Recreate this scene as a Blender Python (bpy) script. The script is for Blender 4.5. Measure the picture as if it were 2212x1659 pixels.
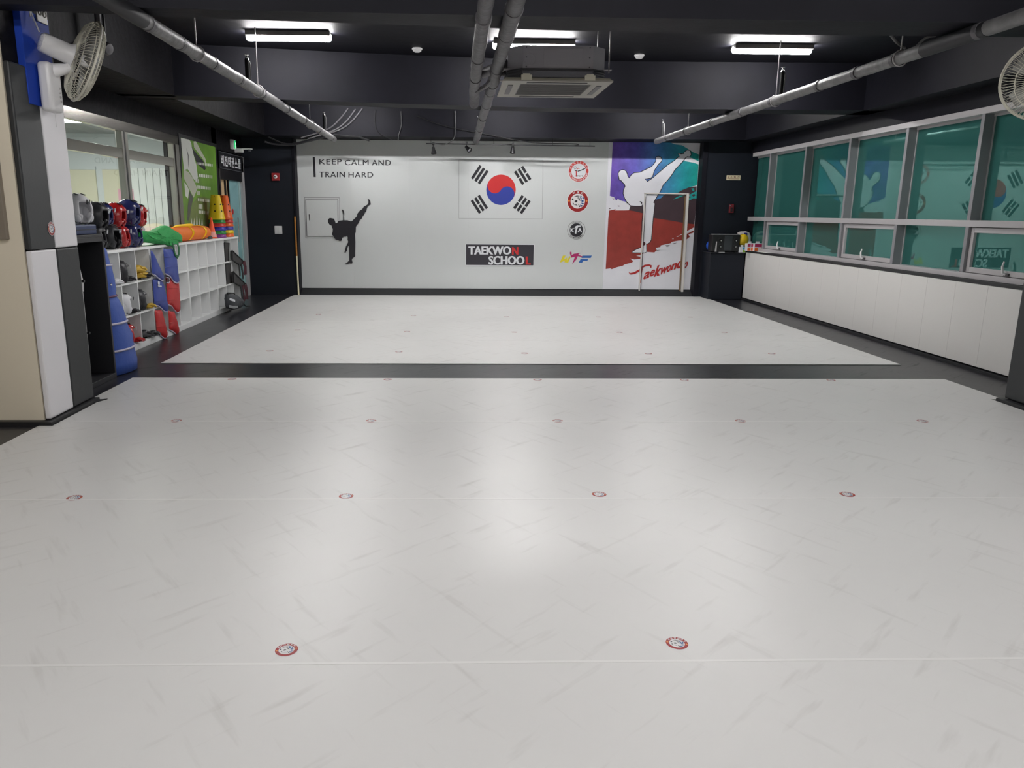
import bpy, bmesh, math, random
from mathutils import Vector, Matrix
R = math.radians
random.seed(7)
scn = bpy.context.scene
for o in list(bpy.data.objects):
    bpy.data.objects.remove(o)
COL = scn.collection

# ------------------------------------------------------------------ camera
F_PX, P_X, P_Y, EYE = 1642.633, 1023.468, 829.5, Vector((0, 0, 1.55))
_pi, _ya, _ro = R(12.72129), R(1.44767), R(0.40986)
_f0 = Vector((math.sin(_ya), math.cos(_ya), 0)); _r0 = Vector((math.cos(_ya), -math.sin(_ya), 0)); _u0 = Vector((0, 0, 1))
FWD = _f0 * math.cos(_pi) - _u0 * math.sin(_pi); _up = _u0 * math.cos(_pi) + _f0 * math.sin(_pi)
RGT = _r0 * math.cos(_ro) + _up * math.sin(_ro); UPV = -_r0 * math.sin(_ro) + _up * math.cos(_ro)
cd = bpy.data.cameras.new('camera'); cam = bpy.data.objects.new('camera', cd); COL.objects.link(cam)
cd.sensor_fit = 'HORIZONTAL'; cd.sensor_width = 36; cd.lens = F_PX * 36 / 2212
cd.shift_x = (1106 - P_X) / 2212; cd.clip_start = .02; cd.clip_end = 100
m = Matrix.Identity(4)
for i in range(3):
    m[i][0], m[i][1], m[i][2], m[i][3] = RGT[i], UPV[i], -FWD[i], EYE[i]
cam.matrix_world = m
scn.camera = cam

def at(px, py, ax, v):
    """Point of the room measured off the photograph: the sight line of a pixel met with the plane ax = v."""
    d = FWD + RGT * ((px - P_X) / F_PX) - UPV * ((py - P_Y) / F_PX)
    i = 'XYZ'.index(ax)
    return EYE + d * ((v - EYE[i]) / d[i])

# ------------------------------------------------------------------ world, exposure
w = bpy.data.worlds.new('world'); scn.world = w; w.use_nodes = True
bg = w.node_tree.nodes.get('Background') or w.node_tree.nodes.new('ShaderNodeBackground')
bg.inputs[0].default_value = (.02, .03, .05, 1); bg.inputs[1].default_value = .3
vs = scn.view_settings
scn.display_settings.display_device = 'sRGB'
vs.view_transform = 'Standard'; vs.look = 'None'; vs.gamma = 1; vs.exposure = 0.0; vs.use_curve_mapping = False
TUBE = 172.0          # radiance of the LED battens
try:
    scn.cycles.use_denoising = True
    scn.cycles.max_bounces = 8; scn.cycles.diffuse_bounces = 4; scn.cycles.glossy_bounces = 4
    scn.cycles.sample_clamp_indirect = 6
except Exception:
    pass

# ------------------------------------------------------------------ materials
def lin(c):
    return tuple(((x / 255) / 12.92 if x / 255 <= .04045 else (((x / 255) + .055) / 1.055) ** 2.4) for x in c)
MC = {}
def mat(name, rgb, rough=.5, metal=0, spec=.5, emit=0, noise=None, bump=None, coat=0):
    """rgb in sRGB 0-255; noise=(scale, amount) mottles the colour, bump=(scale, strength) gives fine relief."""
    if name in MC: return MC[name]
    M = bpy.data.materials.new(name); M.use_nodes = True; nt = M.node_tree; N = nt.nodes; L = nt.links
    b = N['Principled BSDF']; c = lin(rgb)
    b.inputs['Base Color'].default_value = (*c, 1); b.inputs['Roughness'].default_value = rough
    b.inputs['Metallic'].default_value = metal; b.inputs['Specular IOR Level'].default_value = spec
    if coat: b.inputs['Coat Weight'].default_value = coat; b.inputs['Coat Roughness'].default_value = .15
    if emit:
        b.inputs['Emission Color'].default_value = (*c, 1); b.inputs['Emission Strength'].default_value = emit
    if noise or bump:
        tc = N.new('ShaderNodeTexCoord')
    if noise:
        n = N.new('ShaderNodeTexNoise'); n.inputs['Scale'].default_value = noise[0]; n.inputs['Detail'].default_value = 6
        L.new(tc.outputs['Object'], n.inputs['Vector'])
        rp = N.new('ShaderNodeValToRGB'); k = noise[1]
        rp.color_ramp.elements[0].position = .3; rp.color_ramp.elements[1].position = .72
        rp.color_ramp.elements[0].color = (*[x * (1 - k) for x in c], 1); rp.color_ramp.elements[1].color = (*[min(1, x * (1 + k)) for x in c], 1)
        L.new(n.outputs['Fac'], rp.inputs[0]); L.new(rp.outputs[0], b.inputs['Base Color'])
    if bump:
        n2 = N.new('ShaderNodeTexNoise'); n2.inputs['Scale'].default_value = bump[0]; n2.inputs['Detail'].default_value = 4
        L.new(tc.outputs['Object'], n2.inputs['Vector'])
        bp = N.new('ShaderNodeBump'); bp.inputs['Strength'].default_value = bump[1]; bp.inputs['Distance'].default_value = .01
        L.new(n2.outputs['Fac'], bp.inputs['Height']); L.new(bp.outputs[0], b.inputs['Normal'])
    MC[name] = M
    return M

def scuffed(name, rgb, rough, scuff_rgb, amount, rmin=.18):
    """Vinyl floor: fine directional scuff marks and a patchy gloss."""
    M = bpy.data.materials.new(name); M.use_nodes = True; nt = M.node_tree; N = nt.nodes; L = nt.links
    b = N['Principled BSDF']; tc = N.new('ShaderNodeTexCoord')
    def noise(scale, rot, sx, sy, lo, hi, det=5):
        mp = N.new('ShaderNodeMapping'); mp.vector_type = 'TEXTURE'; mp.inputs['Rotation'].default_value = (0, 0, rot); mp.inputs['Scale'].default_value = (1 / sx, 1 / sy, 1)
        n = N.new('ShaderNodeTexNoise'); n.inputs['Scale'].default_value = scale; n.inputs['Detail'].default_value = det
        rp = N.new('ShaderNodeValToRGB'); rp.color_ramp.elements[0].position = lo; rp.color_ramp.elements[1].position = hi
        L.new(tc.outputs['Object'], mp.inputs[0]); L.new(mp.outputs[0], n.inputs['Vector']); L.new(n.outputs['Fac'], rp.inputs[0])
        return rp.outputs[0]
    s1 = noise(2.3, .75, 1, 7, .6, .8); s2 = noise(2.0, 2.2, 1, 8, .6, .8); big = noise(.7, 0, 1, 1, .3, .75)
    def mix(a, bb, f, mode='MIX'):
        x = N.new('ShaderNodeMix'); x.data_type = 'RGBA'; x.blend_type = mode
        if isinstance(f, float): x.inputs[0].default_value = f
        else: L.new(f, x.inputs[0])
        for k, v in ((6, a), (7, bb)):
            if isinstance(v, tuple): x.inputs[k].default_value = v
            else: L.new(v, x.inputs[k])
        return x.outputs[2]
    def scaled(v):
        x = N.new('ShaderNodeMath'); x.operation = 'MULTIPLY'; x.inputs[1].default_value = amount; L.new(v, x.inputs[0]); return x.outputs[0]
    c = lin(rgb); d = lin(scuff_rgb)
    base = mix((*c, 1), (*[x * .93 for x in c], 1), big)
    base = mix(base, (*d, 1), scaled(s1)); base = mix(base, (*d, 1), scaled(s2))
    L.new(base, b.inputs['Base Color'])
    mr = N.new('ShaderNodeMapRange'); mr.inputs[3].default_value = rough - .05; mr.inputs[4].default_value = rough + .09
    L.new(s1, mr.inputs[0]); L.new(mr.outputs[0], b.inputs['Roughness'])
    n = N.new('ShaderNodeTexNoise'); n.inputs['Scale'].default_value = 3.0; n.inputs['Detail'].default_value = 3; L.new(tc.outputs['Object'], n.inputs['Vector'])
    bp = N.new('ShaderNodeBump'); bp.inputs['Strength'].default_value = .12; bp.inputs['Distance'].default_value = .02
    L.new(n.outputs['Fac'], bp.inputs['Height']); L.new(bp.outputs[0], b.inputs['Normal'])
    b.inputs['Specular IOR Level'].default_value = .34
    MC[name] = M
    return M

def glass_mat(name, tint, film, gloss, rough=.0, clear=0.0):
    """Window pane: fresnel mirror over clear glass (clear=1) or over a tinted film."""
    M = bpy.data.materials.new(name); M.use_nodes = True; nt = M.node_tree; N = nt.nodes; L = nt.links
    out = N['Material Output']; N.remove(N['Principled BSDF'])
    g = N.new('ShaderNodeBsdfGlossy'); g.inputs['Color'].default_value = (*gloss, 1); g.inputs['Roughness'].default_value = rough
    if clear:
        d = N.new('ShaderNodeBsdfTransparent'); d.inputs[0].default_value = (*tint, 1)
    else:
        d = N.new('ShaderNodeBsdfDiffuse'); d.inputs[0].default_value = (*film, 1)
    fr = N.new('ShaderNodeFresnel'); fr.inputs[0].default_value = 2.5 if not clear else 1.6
    mx = N.new('ShaderNodeMixShader'); gm = N.new('ShaderNodeNewGeometry'); ml = N.new('ShaderNodeMath'); ml.operation = 'SUBTRACT'; ml.use_clamp = True
    L.new(fr.outputs[0], ml.inputs[0]); L.new(gm.outputs['Backfacing'], ml.inputs[1]); L.new(ml.outputs[0], mx.inputs[0]); L.new(d.outputs[0], mx.inputs[1]); L.new(g.outputs[0], mx.inputs[2])
    L.new(mx.outputs[0], out.inputs[0])
    MC[name] = M
    return M

# ------------------------------------------------------------------ mesh builder
class MB:
    def __init__(s): s.v = []; s.f = []; s.m = []; s.mi = 0
    def add(s, vs_, fs):
        k = len(s.v); s.v += [tuple(p) for p in vs_]
        for f in fs: s.f.append(tuple(i + k for i in f)); s.m.append(s.mi)
        return s
    def box(s, x0, x1, y0, y1, z0, z1):
        x0, x1 = min(x0, x1), max(x0, x1); y0, y1 = min(y0, y1), max(y0, y1); z0, z1 = min(z0, z1), max(z0, z1)
        return s.add([(x0, y0, z0), (x1, y0, z0), (x1, y1, z0), (x0, y1, z0), (x0, y0, z1), (x1, y0, z1), (x1, y1, z1), (x0, y1, z1)],
                     [(3, 2, 1, 0), (4, 5, 6, 7), (0, 1, 5, 4), (1, 2, 6, 5), (2, 3, 7, 6), (3, 0, 4, 7)])
    def obox(s, c, ax, ay, az):
        """box from its centre and three half-axis vectors"""
        c, ax, ay, az = map(Vector, (c, ax, ay, az))
        P = [c + ax * i + ay * j + az * k for k in (-1, 1) for i, j in ((-1, -1), (1, -1), (1, 1), (-1, 1))]
        return s.add(P, [(3, 2, 1, 0), (4, 5, 6, 7), (0, 1, 5, 4), (1, 2, 6, 5), (2, 3, 7, 6), (3, 0, 4, 7)])
    def prism(s, pts, d):
        """outline pts (3D, planar, may be concave) extruded by vector d"""
        n = len(pts); d = Vector(d); P = [Vector(p) for p in pts]
        nrm = Vector((0, 0, 0))
        for i in range(n): nrm += P[i].cross(P[(i + 1) % n])
        if nrm.dot(d) > 0: P.reverse()
        Q = [p + d for p in P]
        return s.add(P + Q, [tuple(range(n)), tuple(range(2 * n - 1, n - 1, -1))] + [((i + 1) % n, i, n + i, n + (i + 1) % n) for i in range(n)])
    def tube(s, path, r, n=8, cap=True):
        P = [Vector(p) for p in path]; k = len(P)
        rr = r if isinstance(r, (list, tuple)) else [r] * k
        V = []; up = None
        for i, p in enumerate(P):
            t = (P[min(i + 1, k - 1)] - P[max(i - 1, 0)]).normalized()
            if up is None: up = Vector((0, 0, 1)) if abs(t.z) < .9 else Vector((1, 0, 0))
            a = t.cross(up)
            if a.length < 1e-6: a = t.orthogonal()
            a.normalize(); b = a.cross(t).normalized(); up = b
            V += [p + (a * math.cos(2 * math.pi * j / n) + b * math.sin(2 * math.pi * j / n)) * rr[i] for j in range(n)]
        Fc = [(i * n + j, i * n + (j + 1) % n, (i + 1) * n + (j + 1) % n, (i + 1) * n + j) for i in range(k - 1) for j in range(n)]
        if cap: Fc += [tuple(range(n - 1, -1, -1)), tuple(range((k - 1) * n, k * n))]
        return s.add(V, Fc)
    def lathe(s, prof, c=(0, 0, 0), axis=(0, 0, 1), n=20):
        """profile [(radius, height)] spun about axis through c"""
        ax = Vector(axis).normalized(); a = ax.orthogonal().normalized(); b = ax.cross(a); c = Vector(c); V = []
        for r, h in prof:
            V += [c + ax * h + (a * math.cos(2 * math.pi * j / n) + b * math.sin(2 * math.pi * j / n)) * max(r, 1e-4) for j in range(n)]
        k = len(prof)
        return s.add(V, [(i * n + j, i * n + (j + 1) % n, (i + 1) * n + (j + 1) % n, (i + 1) * n + j) for i in range(k - 1) for j in range(n)]
                     + [tuple(range(n - 1, -1, -1)), tuple(range((k - 1) * n, k * n))])
    def ball(s, c, rx, ry=None, rz=None, nu=16, nv=10, rot=None):
        ry = rx if ry is None else ry; rz = rx if rz is None else rz; c = Vector(c); V = []
        for i in range(nv + 1):
            th = math.pi * i / nv
            for j in range(nu):
                p = Vector((rx * math.sin(th) * math.cos(2 * math.pi * j / nu), ry * math.sin(th) * math.sin(2 * math.pi * j / nu), rz * math.cos(th)))
                V.append(c + (rot @ p if rot else p))
        return s.add(V, [(i * nu + j, (i + 1) * nu + j, (i + 1) * nu + (j + 1) % nu, i * nu + (j + 1) % nu) for i in range(nv) for j in range(nu)])
    def pillow(s, outline, nrm, d1, d2=0.0, rings=5, wob=0.0):
        """padded shape: star-shaped outline inflated by d1 along nrm and by d2 behind it"""
        P = [Vector(p) for p in outline]; n = len(P); c = sum(P, Vector()) / n; nrm = Vector(nrm).normalized(); V = []; Fc = []
        chk = Vector((0, 0, 0))
        for i in range(n): chk += (P[i] - c).cross(P[(i + 1) % n] - c)
        if chk.dot(nrm) < 0: P.reverse()
        sides = [(1, d1)] + ([(-1, d2)] if d2 else [])
        for sg, dd in sides:
            k0 = len(V)
            for q in range(rings):
                t = q / rings; sc = math.cos(t * math.pi / 2) ** .8; h = math.sin(t * math.pi / 2) * dd * sg
                V += [c + (p - c) * sc + nrm * (h + (random.uniform(-wob, wob) if 0 < q else 0)) for p in P]
            V.append(c + nrm * dd * sg); top = len(V) - 1
            for q in range(rings - 1):
                for i in range(n):
                    a, b = k0 + q * n + i, k0 + q * n + (i + 1) % n
                    qd = (a, b, b + n, a + n); Fc.append(qd if sg > 0 else qd[::-1])
            for i in range(n):
                tr = (k0 + (rings - 1) * n + i, k0 + (rings - 1) * n + (i + 1) % n, top); Fc.append(tr if sg > 0 else tr[::-1])
        if not d2: Fc.append(tuple(range(n - 1, -1, -1)))
        return s.add(V, Fc)
    def build(s, name, mats, parent=None, smooth=False, bevel=0, sub=0, angle=40):
        me = bpy.data.meshes.new(name); me.from_pydata(s.v, [], s.f)
        for mm in (mats if isinstance(mats, (list, tuple)) else [mats]): me.materials.append(mm)
        me.polygons.foreach_set('material_index', s.m)
        if smooth:
            me.polygons.foreach_set('use_smooth', [True] * len(me.polygons))
            try: me.set_sharp_from_angle(angle=R(angle))
            except Exception: pass
        me.update()
        o = bpy.data.objects.new(name, me); COL.objects.link(o)
        if bevel:
            b = o.modifiers.new('bevel', 'BEVEL'); b.width = bevel; b.segments = 2; b.limit_method = 'ANGLE'; b.angle_limit = R(35)
        if sub:
            q = o.modifiers.new('sub', 'SUBSURF'); q.levels = q.render_levels = sub
        if parent: adopt(o, parent)
        return o

def adopt(o, parent):
    o.parent = parent; o.matrix_parent_inverse = WM(parent).inverted()
def WM(o):
    """world matrix without waiting for the dependency graph"""
    return (WM(o.parent) @ o.matrix_parent_inverse @ o.matrix_basis) if o.parent else o.matrix_basis.copy()

def tag(o, label=None, cat=None, group=None, kind=None):
    if label: o['label'] = label
    if cat: o['category'] = cat
    if group: o['group'] = group
    if kind: o['kind'] = kind
    return o
def thing(name, label, cat, loc=(0, 0, 0), group=None, kind=None):
    o = bpy.data.objects.new(name, None); COL.objects.link(o); o.location = loc; o.empty_display_size = .05
    return tag(o, label, cat, group, kind)
def struct(name, mb, mats, label=None, cat=None, **k):
    return tag(mb.build(name, mats, **k), label, cat, None, 'structure')
def copy_tree(o, parent=None):
    c = o.copy(); COL.objects.link(c)
    if parent: c.parent = parent
    for ch in [x for x in o.children]: copy_tree(ch, c)
    return c
def B(*a): return MB().box(*a)

# ------------------------------------------------------------------ lettering
_tc = {}
def text_mesh(txt, offset=0.0, shear=0.0, spacing=1.0):
    key = (txt, offset, shear, spacing)
    if key in _tc: return _tc[key]
    cu = bpy.data.curves.new('txt', 'FONT'); cu.body = txt; cu.size = 1; cu.offset = offset; cu.shear = shear; cu.space_character = spacing
    cu.resolution_u = 3; cu.fill_mode = 'FRONT'
    ob = bpy.data.objects.new('txt', cu); COL.objects.link(ob)
    me = ob.to_mesh(); vs_ = [v.co.copy() for v in me.vertices]; fs = [tuple(p.vertices) for p in me.polygons]
    ob.to_mesh_clear(); bpy.data.objects.remove(ob); bpy.data.curves.remove(cu)
    x0 = min(v.x for v in vs_); x1 = max(v.x for v in vs_); y0 = min(v.y for v in vs_); y1 = max(v.y for v in vs_)
    r = ([((v.x - x0) / (x1 - x0), (v.y - y0) / (y1 - y0)) for v in vs_], fs, (x1 - x0) / (y1 - y0))
    _tc[key] = r
    return r
def lettering(mb, txt, o, u, v, bold=0, **k):
    """text fitted into the parallelogram o (lower left), u (width), v (height)"""
    V, Fs, asp = text_mesh(txt, **k); o, u, v = map(Vector, (o, u, v))
    nn = u.cross(v).normalized() * .0001
    for i, s in enumerate((-1, -.33, .33, 1) if bold else (0,)):
        q = Vector((0, 0, 0)) if not bold else u.normalized() * v.length * bold * s + nn * i
        mb.add([o + q + u * a + v * b for a, b in V], Fs)
    return mb
def strip(mb, path, w_, nrm):
    """flat ribbon of width w_ along a path, seen from nrm"""
    P = [Vector(p) for p in path]; nrm = Vector(nrm); V = []
    for i, p in enumerate(P):
        t = (P[min(i + 1, len(P) - 1)] - P[max(i - 1, 0)]).normalized(); sd = t.cross(nrm).normalized()
        ww = w_[i] if isinstance(w_, (list, tuple)) else w_
        V += [p + sd * ww / 2, p - sd * ww / 2]
    return mb.add(V, [(2 * i, 2 * i + 1, 2 * i + 3, 2 * i + 2) for i in range(len(P) - 1)])

# ------------------------------------------------------------------ palette
white_vinyl = scuffed('white vinyl', (220, 219, 217), .42, (160, 156, 150), .34)
black_vinyl = scuffed('black vinyl', (42, 42, 47), .36, (74, 74, 76), .3)
black_paint = mat('black paint', (22, 22, 29), .6, spec=.16, noise=(2.5, .18), bump=(9, .25))
black_rough = mat('black rough concrete', (20, 19, 23), .7, spec=.14, noise=(4, .35), bump=(14, .9))
navy_wall = mat('navy black wall', (23, 27, 36), .55, spec=.3, noise=(1.5, .1))
white_panel = mat('white wall panel', (204, 207, 207), .6, spec=.3, noise=(.8, .015))
beige = mat('beige paint', (228, 218, 198), .6, bump=(60, .05))
pad_white = mat('white padding', (232, 230, 233), .45, bump=(40, .04))
pad_cream = mat('cream wall padding', (219, 217, 214), .42, bump=(30, .05))
pad_black = mat('black padding', (44, 46, 48), .5, bump=(40, .05))
rubber = mat('black rubber', (30, 31, 34), .5)
alu = mat('grey aluminium', (176, 173, 175), .45)
alu_shaded = mat('grey aluminium shaded', (134, 134, 138), .5)  # darker copy of the aluminium, side-face shade painted into its colour
steel = mat('brushed steel', (190, 186, 178), .16, metal=1.0)
pipe_dark = mat('pipe wrap', (86, 84, 88), .55, noise=(12, .25), bump=(25, .5))
pipe_grey = mat('pipe wrap light', (112, 111, 112), .5, noise=(8, .25), bump=(22, .6))
chrome = mat('chrome', (220, 220, 220), .2, metal=1)
white_plastic = mat('white plastic', (222, 221, 222), .35)
ivory_wire = mat('ivory wire', (205, 202, 188), .4)
black_plastic = mat('black plastic', (24, 24, 27), .4)
shelf_white = mat('white laminate', (234, 235, 235), .4)
cream_plastic = mat('yellowed plastic', (200, 196, 178), .45)
grey_sheet = mat('grey sheet metal', (176, 174, 182), .5, metal=0)
dark_sheet = mat('dark sheet metal', (92, 92, 98), .45, metal=.3)
ink = mat('black print', (34, 33, 40), .45)
print_white = mat('white print', (222, 224, 228), .45)
print_red = mat('red print', (196, 42, 44), .45)
print_blue = mat('blue print', (44, 60, 150), .45)
grey_line = mat('grey line', (150, 152, 154), .5)
blue_fabric = mat('blue fabric', (58, 88, 170), .5, bump=(18, .4))
vest_blue = mat('blue vest vinyl', (52, 70, 150), .42, bump=(10, .2))
vest_red = mat('red vest vinyl', (190, 38, 40), .4, bump=(10, .2))
piping_m = mat('pale piping', (190, 186, 205), .5)
navy_foam = mat('navy foam', (38, 44, 92), .22, coat=.4)
red_foam = mat('red foam', (170, 28, 30), .25, coat=.4)
black_foam = mat('black foam', (40, 40, 44), .4)
white_foam = mat('white foam', (220, 220, 224), .4)
green_cloth = mat('green cloth', (38, 150, 74), .7, bump=(14, .8))
orange_cloth = mat('orange cloth', (232, 118, 36), .65, bump=(10, .6))
yellow_cloth = mat('yellow webbing', (246, 200, 26), .6)
glass_teal = glass_mat('teal window film', (0, 0, 0), (.03, .125, .112), (.50, .90, .82))
glass_clear = glass_mat('clear glass', (.93, .96, .95), None, (.95, .97, .97), clear=1)
lamp_on = mat('lit diffuser', (255, 253, 252), .5, emit=TUBE)
lamp_near = mat('lit diffuser near', (255, 253, 252), .5, emit=TUBE * .82)

# ------------------------------------------------------------------ shell
CEIL, BEAM, WL, WR, DB = 3.40, 2.84, -3.88, 5.44, 14.68
struct('floor', B(-7.5, 6.5, -5, 15.2, -.12, 0), black_vinyl, 'charcoal vinyl floor edging the white mats', 'floor')
struct('ceiling', B(-7.5, 6.5, -5, 15.2, CEIL, CEIL + .15), black_paint, 'black painted concrete ceiling between the beams', 'ceiling')
struct('wall_back', B(-7.5, 6.5, DB + .03, 15.2, 0, CEIL), navy_wall, 'back wall behind the printed white panelling', 'wall')
struct('wall_rear', B(-7.5, 6.5, -5, -4.85, 0, CEIL), beige, 'plain wall behind the viewer', 'wall')
mb = MB().box(-7.5, WL, 12.75, 13.0, 0, CEIL).box(WL - .14, WL, 6.22, 11.02, 0, 1.0).box(WL - .14, WL, 6.22, 11.02, 2.55, CEIL)
mb.box(WL - .14, WL, 11.02, 13.0, 0, CEIL).box(WL - .14, WL, 13.0, 14.5, 2.52, CEIL).box(WL - .14, WL, 14.46, 14.6, 0, CEIL)
struct('wall_left', mb, black_rough, 'black left wall holding the office window, poster and glass door', 'wall')
struct('wall_beige', B(-7.5, -3.035, 5.5, 6.2, 0, CEIL), beige, 'beige wall beside the padded pillar', 'wall')
struct('wall_side', B(-5.0, -4.85, -5, 5.5, 0, CEIL), beige, 'beige side wall left of the viewer', 'wall')
mb = MB().box(WR, 6.5, -5, 15.2, 0, .9).box(WR, 6.5, -5, 15.2, 2.64, CEIL).box(WR + .3, 6.5, -5, 15.2, .9, 2.64)
struct('wall_right', mb, black_paint, 'black right wall around the long window band', 'wall')
# black wall left of the print, trim and column right of it
mb = MB().box(WL, -2.97, 14.47, DB + .02, 0, CEIL)
struct('wall_corner', mb, navy_wall, 'navy black wall piece with alarm bell and switch left of the print', 'wall')
struct('trim_1', B(-2.97, -2.925, 14.45, DB + .02, 0, 2.84), black_paint, 'black post at the left edge of the print', 'trim')
struct('trim_2', B(4.552, 4.64, 14.45, DB + .02, 0, 2.84), black_paint, 'black post at the right edge of the print', 'trim')
struct('column', B(4.64, 5.6, 14.47, DB + .02, 0, CEIL), navy_wall, 'navy black column between print and windows', 'column')
struct('baseboard_back', MB().prism([(-2.93, 14.50, 0), (-2.93, DB + .02, 0), (-2.93, DB + .02, .115), (-2.93, 14.66, .10)], (7.49, 0, 0)), rubber, 'black base strip under the white back wall', 'baseboard')

def beam_poly(name, front, back, label):
    """concrete beam whose edges wander a little, as the real one does"""
    V = []
    for (xf, yf), (xb, yb) in zip(front, back):
        V += [(xf, yf, CEIL + .02), (xf, yf, BEAM), (xb, yb, BEAM), (xb, yb, CEIL + .02)]
    n = len(front); Fc = [(4 * i + j, 4 * i + 4 + j, 4 * i + 4 + (j + 1) % 4, 4 * i + (j + 1) % 4) for i in range(n - 1) for j in range(4)]
    Fc += [(3, 2, 1, 0), tuple(4 * (n - 1) + j for j in range(4))]
    struct(name, MB().add(V, [f[::-1] for f in Fc]), black_paint, label, 'beam')
fr = [(-3.9, 9.28), (-3.112, 9.381), (-1.648, 9.683), (-.517, 9.877), (1.264, 10.10), (2.424, 10.08), (3.957, 10.04), (5.5, 10.02)]
beam_poly('beam', fr, [(x, y + .34 + .014 * i) for i, (x, y) in enumerate(fr)], 'black cross beam behind the three lit battens')
fr = [(-5, 5.28), (-2.74, 5.40), (-1.5, 5.47), (.7, 5.53), (2.5, 5.54), (5.5, 5.53)]
bk = [(-5, 5.46), (-2.74, 5.58), (-1.52, 5.72), (.72, 5.92), (2.14, 5.965), (5.5, 5.93)]
beam_poly('beam.001', fr, bk, 'black cross beam nearest the viewer')
struct('beam.002', B(-3.9, 5.5, 14.05, DB + .02, 2.842, CEIL), black_paint, 'black beam above the printed back wall', 'beam')
struct('beam.003', B(WL - .02, -3.24, 6.2, 9.45, BEAM, CEIL), black_rough, 'rough black beam along the left windows', 'beam')
struct('beam.004', B(WL, -3.34, 9.62, 14.47, BEAM, CEIL), black_rough, 'rough black beam over poster and glass door', 'beam')
struct('beam.005', B(5.16, 5.6, -5, 14.47, BEAM, CEIL), black_paint, 'black beam along the right windows', 'beam')

# pillars with their pads
PX = -3.03
struct('pillar', B(-3.7, PX, 5.52, 6.2, 0, CEIL), black_rough, 'black pillar core behind the checker padding', 'pillar')
struct('pillar.001', B(4.74, 5.43, 5.47, 6.22, 0, CEIL), black_rough, 'black pillar at the right edge of the view', 'pillar')
t = thing('pillar_padding', 'black and white checkered padding on the left pillar', 'padding', (PX, 5.8, .03))
for y0, y1, z0, z1, mm, lb in ((5.5, 5.845, .035, 1.262, pad_white, 'white pad'), (5.5, 5.845, 1.268, 2.52, pad_black, 'black pad'),
                               (5.85, 6.19, .035, 1.262, pad_black, 'black pad'), (5.85, 6.19, 1.268, 2.52, pad_white, 'white pad')):
    o = B(PX + .002, PX + .045, y0, y1, z0, z1).build('pad', mm, t, bevel=.012); o['label'] = lb
t = thing('pillar_padding', 'black padding on the right pillar', 'padding', (4.7, 5.85, .03))
for y0, y1 in ((5.48, 5.845), (5.85, 6.21)):
    for z0, z1 in ((.035, 1.262), (1.268, 2.52)):
        B(4.695, 4.738, y0, y1, z0, z1).build('pad', pad_black, t, bevel=.012)
struct('baseboard_left', MB().box(PX, -2.955, 5.44, 6.215, 0, .03).box(-7, PX, 5.44, 5.5, 0, .03).prism([(-2.955, 6.1, 0), (-2.955, 6.215, 0), (-2.9, 6.235, 0)], (0, 0, .012)),
       rubber, 'black base strip around the left pillar', 'baseboard')
struct('baseboard_right', MB().box(4.645, 4.74, 5.4, 6.235, 0, .03).box(5.30, 5.44, 6.22, 14.0, 0, .03), rubber, 'black base strip under the right wall pads', 'baseboard')

# ------------------------------------------------------------------ floor mats (rolled vinyl strips), each with its printed badges
badge_red = mat('badge red', (150, 32, 34), .4); badge_white = mat('badge white', (226, 224, 224), .4)
badge_blue = mat('badge blue', (36, 84, 140), .4); badge_dark = mat('badge black', (40, 38, 44), .4); badge_orange = mat('badge orange', (238, 150, 70), .4)
BM = [badge_white, badge_red, badge_blue, badge_dark, badge_orange]
def disc(mb, c, u, v, r, n=28, r0=0):
    c, u, v = map(Vector, (c, u, v)); k = []
    out = [c + u * (r * math.cos(2 * math.pi * i / n)) + v * (r * math.sin(2 * math.pi * i / n)) for i in range(n)]
    if r0:
        inn = [c + u * (r0 * math.cos(2 * math.pi * i / n)) + v * (r0 * math.sin(2 * math.pi * i / n)) for i in range(n)]
        mb.add(out + inn, [(i, (i + 1) % n, n + (i + 1) % n, n + i) for i in range(n)])
    else: mb.add(out, [tuple(range(n))])
def poly2(mb, pts, c, u, v, r, lift=(0, 0, 0)):
    c, u, v, lift = map(Vector, (c, u, v, lift))
    P = [c + u * (x * r) + v * (y * r) + lift for x, y in pts]; mb.add(P, [tuple(range(len(P)))])
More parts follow.
